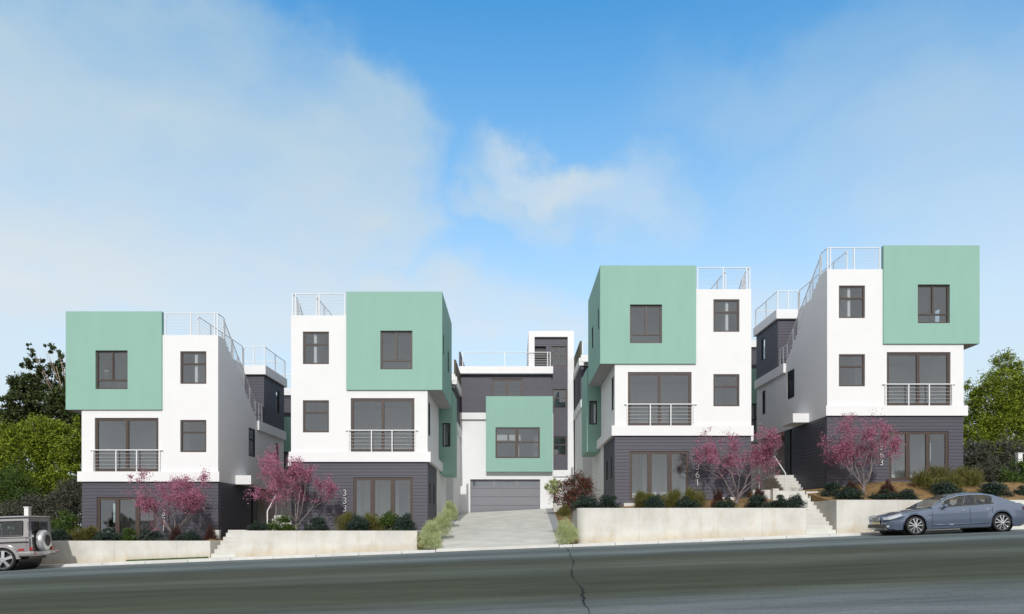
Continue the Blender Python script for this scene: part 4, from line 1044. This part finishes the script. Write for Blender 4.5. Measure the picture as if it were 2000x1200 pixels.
shrub('red', 1467, 1496, 956, 982, 28.6, 'dark red grass tuft right of the redbud before house 361', G3)
shrub('dark', 1458, 1506, 968, 997, 27.8, 'blue-green mound right of the redbud before house 361', G3)
shrub('dark', 1503, 1545, 969, 997, 27.8, 'second-last blue-green mound left of the long steps', G3)
shrub('dark', 1538, 1573, 968, 997, 27.6, 'blue-green mound right beside the long steps', G3)
shrub('dark', 1601, 1643, 943, 974, 28.9, 'blue-green mound near the top of the long steps, at the house corner', G4)
shrub('red', 1649, 1674, 940, 962, 28.6, 'dark red tuft left of the redbud trunk before house 363', G4)
shrub('dark', 1634, 1686, 953, 981, 27.8, 'broad blue-green mound left of the redbud trunk before house 363', G4)
shrub('red', 1718, 1750, 940, 972, 28.6, 'dark red tuft right of the redbud before house 363', G4)
shrub('dark', 1699, 1747, 958, 981, 27.8, 'blue-green mound on the wall just right of the redbud before house 363', G4)
shrub('dark', 1745, 1790, 957, 981, 27.8, 'blue-green mound on the wall just left of the sedan roof', G4)
shrub('olive', 1790, 1868, 914, 962, 29.6, 'large olive grass clump before the right pane of house 363', G4)
shrub('olive', 1862, 1916, 914, 960, 30.0, 'olive grass clump at the right corner of house 363', G4)
shrub('dark', 1820, 1876, 944, 978, 28.4, 'blue-green mound directly behind the sedan windscreen top', G4)
shrub('dark', 1900, 1968, 944, 978, 28.6, 'blue-green mound above the sedan rear roof', G4)
shrub('dark', 1972, 2030, 950, 980, 28.6, 'blue-green mound at the right edge above the sedan boot', G4)
# grass at the foot of the lowest wall
rs = np.random.default_rng(99); n = 2600
gx = rs.uniform(-15.2, -12.0, n); C = np.stack([gx, rs.uniform(26.86, 26.99, n), -.85 + .0394 * gx + .13], 1)
U = rs.normal(size=(n, 3)) * .25 + np.array([0, 0, 1]); U *= .035 / np.linalg.norm(U, axis=1)[:, None]; V = rs.normal(size=(n, 3)) * .006
o = bpy.data.objects.new('grass_edge', leaves_mesh('grass_edge', C, U, V, 'grass')); col.objects.link(o); tag(o, 'thin line of grass at the foot of the lowest wall', 'grass', kind='stuff')
# small white posts among the bushes
for (px, py, d, lab) in ((54, 1010, 31.5, 'small white gate post in the bushes behind the off-roader'), (1990, 905, 31.6, 'white gate post in the bushes at the right edge')):
    mb = MB(); mb.box(-.10, .10, -.10, .10, -1.2, .42); mb.box(-.12, .12, -.12, .12, .42, .47)
    o = mb.build('gate_post', 'white', bevel=.01); o.location = PX(px, py, d); tag(o, lab, 'post')

# ------------------------------------------------------------------ vehicles
def wheel(parent, x, y, z, r, w, side, spokes=10, seed=0, style='split'):
    """side: -1 faces the camera (-y)"""
    t = MB(); prof = [(r * .79, -w / 2), (r * .92, -w / 2), (r * .985, -w * .38), (r, -w * .2), (r, w * .2), (r * .985, w * .38), (r * .92, w / 2), (r * .79, w / 2), (r * .76, 0)]
    t.lathe(prof, (x, y, z), 'y', 40, True); W = t.build('wheel', 'rubber', parent, smooth=True)
    m = MB(); ys = y + side * w * .42
    m.lathe([(r * .80, side * w * .46), (r * .755, side * w * .47), (r * .74, side * w * .30), (r * .76, -side * w * .4)], (x, y, z), 'y', 40)
    m.lathe([(.0, side * w * .44), (r * .13, side * w * .44), (r * .15, side * w * .36), (r * .15, side * w * .1)], (x, y, z), 'y', 20)
    for k in range(spokes):
        if style == 'split': a = 2 * math.pi * (k // 2) / (spokes / 2) + (.17 if k % 2 else -.17) + .3; a2 = a + (.10 if k % 2 else -.10)
        else: a = a2 = 2 * math.pi * k / spokes + .3
        w1, w2 = (r * .045, r * .06) if style == 'split' else (r * .11, r * .13)
        p = [(r * .10, -w1, a), (r * .77, -w2, a2), (r * .77, w2, a2), (r * .10, w1, a)]
        pts = [(x + q[0] * math.cos(q[2]) - q[1] * math.sin(q[2]), z + q[0] * math.sin(q[2]) + q[1] * math.cos(q[2])) for q in p]
        i = len(m.v)
        m.v += [(a_, ys + side * (.012 if j in (0, 3) else .0), b_) for j, (a_, b_) in enumerate(pts)] + [(a_, ys - side * .05, b_) for a_, b_ in pts]
        m.f += [[i, i + 1, i + 2, i + 3], [i + 7, i + 6, i + 5, i + 4]] + [[i + j, i + 4 + j, i + 4 + (j + 1) % 4, i + (j + 1) % 4] for j in range(4)]
    m.build('rim', 'alloy', W)
    d = MB(); d.lathe([(0, side * w * .02), (r * .45, side * w * .02), (r * .45, -side * .03)], (x, y, z), 'y', 24); d.lathe([(0, -side * w * .1), (r * .74, -side * w * .1)], (x, y, z), 'y', 24); d.build('brake_disc', 'plastic', W)
    return W

def interp(tab, x):
    if x <= tab[0][0]: return tab[0][1]
    for (a, p), (b, q) in zip(tab[:-1], tab[1:]):
        if x <= b:
            t = (x - a) / (b - a); t = t * t * (3 - 2 * t) * .5 + t * .5; return p + (q - p) * t
    return tab[-1][1]

def sedan(loc, tilt):
    """nose towards -x; near side faces -y"""
    E = empty('sedan', loc, 'blue-grey luxury sedan parked facing left before the right retaining wall', 'car')
    E.rotation_euler = (0, -tilt, 0)
    Lh = 2.50; hw = .90; wb0, wb1 = -1.62, 1.45; wr = .33; ar = .385
    hood = [(-2.50, .56), (-2.44, .66), (-2.30, .73), (-1.9, .82), (-1.4, .885), (-.95, .93), (-.6, .955), (1.2, 1.0), (1.75, 1.0), (2.2, .985), (2.45, .94), (2.52, .80)]
    belt = [(-2.50, .54), (-2.35, .64), (-1.9, .745), (-1.2, .84), (-.5, .895), (.5, .93), (1.5, .955), (2.2, .95), (2.52, .78)]
    roof = [(-.98, .93), (-.62, 1.12), (-.28, 1.28), (.1, 1.372), (.5, 1.395), (.95, 1.375), (1.3, 1.30), (1.6, 1.19), (1.95, 1.02), (2.02, .99)]
    plan = [(-2.52, .52), (-2.47, .64), (-2.35, .75), (-2.1, .84), (-1.6, .885), (-.8, .90), (1.5, .90), (2.1, .865), (2.4, .78), (2.52, .66)]
    stx = sorted(set([-2.52, -2.5, -2.47, -2.42, -2.35, -2.25] + [-2.15 + .05 * k for k in range(0, 92)] + [2.46, 2.50, 2.52]))
    def bottom(x):
        z = .20 if -2.3 < x < 2.3 else .24
        for c in (wb0, wb1):
            d = abs(x - c)
            if d < ar: z = max(z, wr + math.sqrt(ar * ar - d * d))
        return z
    mb = MB(); rows = []
    for x in stx:
        w = interp(plan, x); zb = bottom(x); zt = interp(hood, x) + .03; zB = min(interp(belt, x) + .03, zt - .02)
        zm = max(zb + .01, .36); zu = max(zb + .02, .62)
        zu = min(zu, zB - .02); zm = min(zm, zu - .01)
        flare = 0
        for c in (wb0, wb1):
            d = abs(x - c)
            if d < ar + .12: flare = max(flare, .018 * (1 - max(0, d - ar) / .12))
        sec = [(w * .955 + flare, zb), (w * .985 + flare, zm), (w * .998 + flare * .6, zu - (zu - zm) * .35), (w * .985, zu + (zB - zu) * .3), (w * 1.0, zB - .05), (w * .975, zB - .012), (w * .95, zB + .004), (w * .86, zB + (zt - zB) * .6), (w * .55, zt - .004), (0, zt + .012)]
        rows.append([mb.p((x, -a, z)) for a, z in sec] + [mb.p((x, a, z)) for a, z in sec[-2::-1]])
    for a, b in zip(rows[:-1], rows[1:]):
        for j in range(len(a) - 1): mb.f.append([a[j], b[j], b[j + 1], a[j + 1]])
    mb.f.append(rows[0]); mb.f.append(rows[-1][::-1])
    body = mb.build('body', 'carblue', E, smooth=True)
    # underbody and wheel housings
    u = MB(); u.box(-2.3, 2.3, -.62, .62, .17, .5); u.box(-1.2, 1.02, -.84, .84, .17, .40); u.box(-1.2, 1.0, -.80, .80, .38, .6)
    for c in (wb0, wb1): u.lathe([(ar + .03, -.86), (ar + .03, .86)], (c, 0, wr), 'y', 32)
    u.build('underbody', 'plastic', E)
    # greenhouse
    gx = [-.98 + .05 * k for k in range(0, 61)]
    bodyf, glassf = MB(), MB()
    def sect(x):
        zr = interp(roof, x) + .05; zB = interp(belt, x) + .03; t = max(0, min(1, (zr - zB) / .45)); w = interp(plan, x)
        yb = w * .93; yr = w * (.93 - .24 * t); h = zr - zB
        return [(yb, zB - .02), (yb - .004, zB + .018), (yb + (yr - yb) * .84, zB + h * .84 - .01), (yr, zr - .055 * t), (yr - .09, zr - .015 * t), (yr * .5, zr + .008), (0, zr + .014)]
    rws = [sect(x) for x in gx]
    def isglass(x, j):
        if j == 1: return (-.56 < x < .28) or (.36 < x < 1.22) 
        if j in (4, 5): return x < -.25 or x > 1.28
        return False
    for sgn in (-1, 1):
        for i in range(len(gx) - 1):
            xm = (gx[i] + gx[i + 1]) / 2
            for j in range(6):
                q = [(gx[i], sgn * rws[i][j][0], rws[i][j][1]), (gx[i + 1], sgn * rws[i + 1][j][0], rws[i + 1][j][1]), (gx[i + 1], sgn * rws[i + 1][j + 1][0], rws[i + 1][j + 1][1]), (gx[i], sgn * rws[i][j + 1][0], rws[i][j + 1][1])]
                (glassf if isglass(xm, j) else bodyf).poly(q)
    import bmesh
    o = bodyf.build('roof', 'carblue', E, smooth=True); bm = bmesh.new(); bm.from_mesh(o.data); bmesh.ops.remove_doubles(bm, verts=bm.verts, dist=.0005); bmesh.ops.recalc_face_normals(bm, faces=bm.faces); bm.to_mesh(o.data); bm.free()
    o = glassf.build('window_glass', 'carglass', E, smooth=True); bm = bmesh.new(); bm.from_mesh(o.data); bmesh.ops.remove_doubles(bm, verts=bm.verts, dist=.0005); bmesh.ops.recalc_face_normals(bm, faces=bm.faces); bm.to_mesh(o.data); bm.free()
    # dark window surround, pillar and chrome line
    tr = MB()
    for sgn in (-1, 1):
        pr = [(x, rws[i]) for i, x in enumerate(gx) if -.62 < x < 1.30]
        for (xa, sa), (xb_, sb) in zip(pr[:-1], pr[1:]):
            tr.tube((xa, sgn * (sa[1][0] + .004), sa[1][1] - .012), (xb_, sgn * (sb[1][0] + .004), sb[1][1] - .012), .009, n=5, caps=False)
            tr.tube((xa, sgn * (sa[2][0] + .004), sa[2][1] + .006), (xb_, sgn * (sb[2][0] + .004), sb[2][1] + .006), .007, n=5, caps=False)
    tr.build('window_trim', 'chrome', E)
    s0 = sect(.32)
    for sgn in (-1, 1):
        bp = MB(); bp.poly([(.27, sgn * (s0[1][0] + .006), s0[1][1]), (.37, sgn * (s0[1][0] + .006), s0[1][1]), (.36, sgn * (s0[2][0] + .006), s0[2][1]), (.29, sgn * (s0[2][0] + .006), s0[2][1])])
        bp.build('door_pillar', 'plastic', E); bp = MB()
        bp.poly([(1.0, sgn * (sect(1.0)[1][0] + .006), sect(1.0)[1][1]), (1.03, sgn * (sect(1.03)[1][0] + .006), sect(1.03)[1][1]), (1.0, sgn * (sect(1.0)[2][0] + .006), sect(1.0)[2][1]), (.97, sgn * (sect(.97)[2][0] + .006), sect(.97)[2][1])]); bp.build('window_divider', 'plastic', E)
    # seams, sill line, handles
    se = MB()
    def wat(x, z): return interp(plan, x)
    for sgn in (-1, 1):
        for x in (-1.02, .32, 1.12):
            w = interp(plan, x); zB = interp(belt, x)
            pts = [(w * .985, .36), (w * 1.0, .5), (w * .99, .68), (w * 1.0, zB - .05), (w * .975, zB - .012)]
            dx = 0
            for (a, z), (b_, z2) in zip(pts[:-1], pts[1:]): se.tube((x, sgn * (a + .001), z), (x, sgn * (b_ + .001), z2), .005, n=4)
        se.tube((-1.0, sgn * .888, .34), (1.02, sgn * .888, .34), .005, n=4)
    se.build('door_seam', 'plastic', E)
    hd = []
    for x in (.12, .98):
        h = MB(); w = interp(plan, x); h.tube((x - .09, -(w + .018), .80), (x + .09, -(w + .018), .81), .013, n=8); h.tube((x - .08, -w + .01, .80), (x - .08, -(w + .018), .80), .010); h.tube((x + .08, -w + .01, .81), (x + .08, -(w + .018), .81), .010); h.build('door_handle', 'chrome', E, smooth=True)
    sl = MB(); sl.tube((-1.02, -.905, .33), (1.0, -.905, .345), .016, n=8); sl.tube((-1.02, .905, .33), (1.0, .905, .345), .016, n=8); sl.build('sill_trim', 'carblue', E, smooth=True)
    sv = MB(); sv.tube((-1.17, -.905, .60), (-1.05, -.906, .605), .010, n=6); sv.build('fender_vent', 'chrome', E)
    # mirrors
    for sgn in (-1, 1):
        m = MB(); prof = []
        import bmesh as bmm
        me = bpy.data.meshes.new('mirror'); bm = bmm.new(); bmm.ops.create_uvsphere(bm, u_segments=16, v_segments=10, radius=1)
        for v in bm.verts: v.co = Vector((v.co.x * .075 - .62, v.co.y * .12 + sgn * 1.0, v.co.z * .07 + .985))
        bm.to_mesh(me); bm.free(); me.materials.append(M['carblue']); me.polygons.foreach_set('use_smooth', [True] * len(me.polygons))
        mo = bpy.data.objects.new('mirror', me); col.objects.link(mo); mo.parent = E
        m = MB(); m.tube((-.60, sgn * .84, .93), (-.61, sgn * .96, .95), .022, n=8); m.build('mirror_arm', 'plastic', mo)
    # nose: headlights, grille, intake, plate
    for sgn in (-1, 1):
        h = MB(); P0 = []
        for x, w_, zt, zb_ in ((-2.535, .47, .655, .585), (-2.505, .62, .675, .575), (-2.42, .735, .70, .58), (-2.25, .825, .745, .63), (-2.08, .862, .765, .70)):
            P0.append((x, sgn * (w_ + .0), zt, zb_))
        i = len(h.v)
        for x, y, zt, zb_ in P0: h.v += [(x - .012, y + sgn * .010, zb_), (x - .012, y + sgn * .004, zt), ]
        for k in range(4): h.f.append([i + 2 * k, i + 2 * k + 2, i + 2 * k + 3, i + 2 * k + 1])
        h.build('headlight', 'lampglass', E, smooth=True)
        k_ = MB(); k_.box(-2.56, -2.50, sgn * .03, sgn * .25, .50, .67); kg = k_.build('grille', 'plastic', E, bevel=.02)
        s_ = MB()
        for q in range(7): yy = sgn * (.055 + .028 * q); s_.box(-2.568, -2.556, yy - .004, yy + .004, .515, .655)
        for a_, b_ in (((sgn * .02, .49), (sgn * .26, .49)), ((sgn * .26, .49), (sgn * .26, .68)), ((sgn * .26, .68), (sgn * .02, .68)), ((sgn * .02, .68), (sgn * .02, .49))):
            s_.tube((-2.56, a_[0], a_[1]), (-2.56, b_[0], b_[1]), .012, n=6)
        s_.build('grille_bars', 'chrome', kg)
        f = MB(); f.box(-2.52, -2.38, sgn * .50, sgn * .66, .30, .37); f.build('fog_light', 'lampglass', E, bevel=.01)
    f = MB(); f.box(-2.545, -2.40, -.60, .60, .28, .41); f.build('air_intake', 'plastic', E, bevel=.01)
    f = MB(); f.tube((-2.55, -.62, .27), (-2.55, .62, .27), .014, n=6); f.tube((-2.54, -.64, .235), (-2.54, .64, .235), .02, n=6); f.build('bumper_lip', 'chrome', E)
    f = MB(); f.box(-2.57, -2.545, -.24, .24, .425, .505); f.build('number_plate', 'plate', E)
    f = MB(); f.box(2.30, 2.50, -.86, -.60, .74, .88); f.box(2.30, 2.50, .60, .86, .74, .88); f.build('tail_light', 'red', E, bevel=.03)
    # cabin
    for (x, y) in ((-.05, -.38), (-.05, .38), (.95, -.4), (.95, .4)):
        s_ = MB(); s_.box(x - .25, x + .25, y - .24, y + .24, .42, .60)
        s_.prism_y([(x + .16, .58), (x + .30, .58), (x + .42, 1.05), (x + .30, 1.07)], y - .23, y + .23)
        s_.prism_y([(x + .30, 1.06), (x + .40, 1.06), (x + .43, 1.22), (x + .34, 1.24)], y - .13, y + .13); s_.build('seat', 'leather', E, bevel=.03)
    s_ = MB(); s_.box(-.92, -.55, -.78, .78, .55, .90); s_.build('dashboard', 'plastic', E, bevel=.04)
    s_ = MB(); s_.lathe([(.17, -.0), (.19, .012), (.19, -.012)], (-.38, -.38, .90), 'x', 24, True); s_.build('steering_wheel', 'plastic', E)
    for c in (wb0, wb1):
        for sgn in (-1, 1): wheel(E, c, sgn * .795, wr, wr, .22, sgn)
    return E
XF = (1780 - 1000) * 24.5 / F          # front wheel
cx = XF + 1.62
tl = math.atan(.0394)
sedan((cx, 25.1, road_z(cx) + .006), tl)

def offroader(loc, tilt, yaw):
    """boxy off-roader, nose towards -x, only its rear half in the picture but built whole"""
    E = empty('offroader', loc, 'boxy warm-silver off-roader with a spare wheel on its tailgate, parked at the left edge', 'car')
    E.rotation_euler = (0, -tilt, yaw); E.scale = (1.05,) * 3
    # x from 0 (rear) to -4.4 ; width 1.76
    hw = .86; ar = .43; wr = .385; c1, c0 = -.78, -3.62
    def bottom(x):
        z = .46
        for c in (c0, c1):
            d = abs(x - c)
            if d < ar: z = max(z, wr + math.sqrt(ar * ar - d * d) * .98)
        return z
    mb = MB(); xs_ = [-4.35 + .05 * k for k in range(0, 88)]; xs_ = [x for x in xs_ if x <= 0] + [0.0]
    rows = []
    for x in xs_:
        zb = bottom(x); zt = 1.12; e = .97 if x > -.05 or x < -4.3 else 1
        sec = [(hw * e, zb), (hw * e, max(.80, zb + .02)), (hw * e, 1.0), (hw * e * .985, zt), (hw * .6, zt + (.0 if x > -3.1 else .03)), (0, zt + (.0 if x > -3.1 else .04))]
        rows.append([mb.p((x, -a, z)) for a, z in sec] + [mb.p((x, a, z)) for a, z in sec[-2::-1]])
    for a, b_ in zip(rows[:-1], rows[1:]):
        for j in range(len(a) - 1): mb.f.append([a[j], b_[j], b_[j + 1], a[j + 1]])
    mb.f.append(rows[0]); mb.f.append(rows[-1][::-1]); mb.build('body', 'carsilver', E)
    u = MB(); u.box(-4.2, -.12, -.62, .62, .36, .8); u.box(-3.15, -1.25, -.8, .8, .40, .62)
    for c in (c0, c1): u.lathe([(ar + .02, -.83), (ar + .02, .83)], (c, 0, wr), 'y', 28)
    u.build('underbody', 'plastic', E)
    # cabin shell with openings
    t = .05; z0, z1 = 1.12, 1.80; yi = .84; yr = .76
    cb = MB()
    sw_ = [(-.95, -.16), (-1.78, -1.05), (-2.62, -1.88)]
    for sgn in (-1, 1):
        def P(x, z, o=0): f = (z - z0) / (z1 - z0); return (x, sgn * (yi + (yr - yi) * f - o), z)
        edges = [-2.75, -2.62, -1.88, -1.78, -1.05, -.95, -.16, 0.0]
        for a, b_ in zip(edges[:-1], edges[1:]):
            hole = (a, b_) in [tuple(q) for q in sw_]
            for c, d in ((z0, 1.19), (1.19, 1.66), (1.66, z1)):
                if hole and c == 1.19: continue
                q = [P(a, c), P(b_, c), P(b_, d), P(a, d)]; q2 = [P(a, c, t), P(b_, c, t), P(b_, d, t), P(a, d, t)]
                cb.poly(q); cb.poly(q2); 
                for k in range(4): cb.poly([q[k], q[(k + 1) % 4], q2[(k + 1) % 4], q2[k]])
        cb.poly([P(-2.75, z0), P(-2.75, z1), (-2.95, sgn * yi, z0)])
    # rear face frame (window opening)
    for c, d, ya, yb_ in ((z0, 1.24, -.83, .83), (1.66, z1, -.77, .77), (1.24, 1.66, -.81, -.62), (1.24, 1.66, .62, .81)):
        cb.box(-.05, .0, ya, yb_, c, d)
    cb.box(-2.78, -2.72, -.77, .77, 1.72, z1)
    cb.build('cabin', 'carsilver', E)
    rf = MB(); rf.box(-2.80, .03, -.79, .79, 1.795, 1.86); rf.build('roof', 'carsilver', E, bevel=.03)
    gu = MB(); gu.tube((-2.8, -.775, 1.79), (.02, -.775, 1.79), .018, n=6); gu.tube((-2.8, .775, 1.79), (.02, .775, 1.79), .018, n=6); gu.build('roof_gutter', 'plastic', E)
    for a, b_ in sw_:
        for sgn in (-1, 1):
            gl = MB(); gl.poly([(a, sgn * (yi - .03), 1.19), (b_, sgn * (yi - .03), 1.19), (b_, sgn * (yi - .085), 1.66), (a, sgn * (yi - .085), 1.66)]); gl.build('side_window', 'carglass', E)
            if a == -.95:
                f = MB()
                pp = [(a + .03, 1.17), (b_ - .03, 1.17), (b_ - .03, 1.68), (a + .03, 1.68)]
                for (xa, za), (xb_, zb_) in zip(pp, pp[1:] + pp[:1]):
                    fy = lambda z: sgn * (yi + (yr - yi) * (z - z0) / (z1 - z0) + .006)
                    f.tube((xa, fy(za), za), (xb_, fy(zb_), zb_), .016, n=6)
                f.build('window_seal', 'plastic', E)
    gl = MB(); gl.box(-.03, -.02, -.63, .63, 1.23, 1.67); gl.build('rear_window', 'carglass', E)
    gl = MB(); gl.poly([(-2.93, -.78, 1.14), (-2.93, .78, 1.14), (-2.75, .72, 1.74), (-2.75, -.72, 1.74)]); gl.build('windscreen', 'carglass', E)
    s_ = MB()
    for x, y in ((-2.1, -.4), (-2.1, .4), (-1.15, -.4), (-1.15, .4)):
        s_.box(x - .25, x + .22, y - .25, y + .25, .8, 1.12); s_.box(x + .15, x + .27, y - .24, y + .24, 1.1, 1.42); s_.box(x + .17, x + .25, y - .12, y + .12, 1.42, 1.6)
    s_.build('seats', 'leather', E, bevel=.03)
    # belt moulding, door seams
    tr = MB()
    for sgn in (-1, 1):
        tr.box(-4.2, -.02, sgn * (hw + .0) - .012, sgn * hw + .012, .93, .975); tr.box(-4.2, -.02, sgn * .852 - .008, sgn * .852 + .008, 1.095, 1.115)
    tr.build('side_moulding', 'plastic', E)
    tr = MB()
    for sgn in (-1, 1):
        for x in (-1.02, -1.83, -2.68): tr.box(x - .006, x + .006, sgn * (hw + .001) - .004, sgn * (hw + .001) + .004, .6, 1.1)
    tr.build('door_seam', 'plastic', E)
    # fender flares
    for c in (c0, c1):
        f = MB()
        for sgn in (-1, 1):
            ang = [math.pi * k / 16 for k in range(17)]
            for a, b_ in zip(ang[:-1], ang[1:]):
                R0, R1 = ar - .01, ar + .085
                q = lambda r_, t_, y_: (c + r_ * math.cos(t_), sgn * y_, wr + r_ * math.sin(t_) * .98)
                f.poly([q(R0, a, .86), q(R0, b_, .86), q(R0, b_, .95), q(R0, a, .95)]); f.poly([q(R0, a, .95), q(R0, b_, .95), q(R1, b_, .94), q(R1, a, .94)]); f.poly([q(R1, a, .94), q(R1, b_, .94), q(R1 + .01, b_, .86), q(R1 + .01, a, .86)])
        f.build('wheel_arch', 'carsilver', E)
    # rear
    f = MB(); f.box(-.05, .17, -.90, .90, .50, .63); f.box(-.4, .1, -.92, -.86, .48, .62); f.box(-.4, .1, .86, .92, .48, .62); bmp = f.build('rear_bumper', 'carsilver', E, bevel=.03)
    f = MB(); f.box(.171, .18, -.26, .26, .51, .62); f.build('number_plate', 'platewhite', bmp)
    f = MB(); f.box(.17, .185, -.84, -.74, .53, .58); f.box(.17, .185, .74, .84, .53, .58); f.build('reflector', 'red', bmp)
    for sgn in (-1, 1):
        f = MB(); f.box(.0, .075, sgn * .66, sgn * .84, .66, .77); f.build('tail_light', 'red', E, bevel=.015)
        f = MB(); f.box(-.32, -.14, sgn * .865, sgn * .875, .66, .73); f.build('side_marker', 'red', E)
    f = MB(); f.box(.0, .012, -.66, .66, .66, 1.18); f.build('tailgate', 'carsilver', E, bevel=.005)
    f = MB(); f.lathe([(0, .28), (.24, .29), (.33, .27), (.365, .24), (.38, .19), (.38, .08), (.36, .06)], (0, -.14, .98), 'x', 40); sp = f.build('spare_wheel_cover', 'carlight', E, smooth=True)
    f = MB(); f.lathe([(.36, .03), (.37, .04), (.37, .07), (.3, .02)], (0, -.14, .98), 'x', 32); f.tube((0, -.14, .98), (.12, -.14, .98), .12, n=12); f.build('tyre_edge', 'rubber', sp, smooth=True)
    f = MB(); f.lathe([(0, .292), (.20, .294), (.21, .28)], (0, -.14, .98), 'x', 32); f.build('cover_disc', 'plastic', sp)
    f = MB(); f.tube((.02, -.70, .72), (.02, -.70, 1.1), .03, n=8); f.tube((.04, -.74, 1.15), (.04, -.66, 1.15), .045, n=10); f.tube((.02, .70, .72), (.02, .70, 1.1), .03, n=8); f.build('tailgate_hinge', 'chrome', E)
    f = MB(); f.tube((.01, -.55, 1.25), (.02, .2, 1.30), .010, n=6); f.build('wiper', 'plastic', E)
    # nose
    f = MB(); f.box(-4.52, -4.34, -.88, .88, .45, .66); f.build('front_bumper', 'carsilver', E, bevel=.03)
    f = MB(); f.box(-4.37, -4.34, -.5, .5, .72, 1.02); f.build('grille', 'plastic', E)
    for sgn in (-1, 1):
        f = MB(); f.lathe([(0, -.04), (.1, -.03), (.11, 0)], (-4.35, sgn * .66, .86), 'x', 20); f.build('headlight', 'lampglass', E)
        f = MB(); f.box(-2.75, -2.62, sgn * .88, sgn * 1.08, 1.14, 1.32); f.build('mirror', 'plastic', E, bevel=.03)
    for c in (c0, c1):
        for sgn in (-1, 1): wheel(E, c, sgn * .80, wr, wr, .24, sgn, 5, style='five')
    return E
XR = (50 - 1000) * 24.5 / F
offroader((XR - .05, 25.42, road_z(XR) + .006), tl, R(11))
print('objects', len(bpy.data.objects))
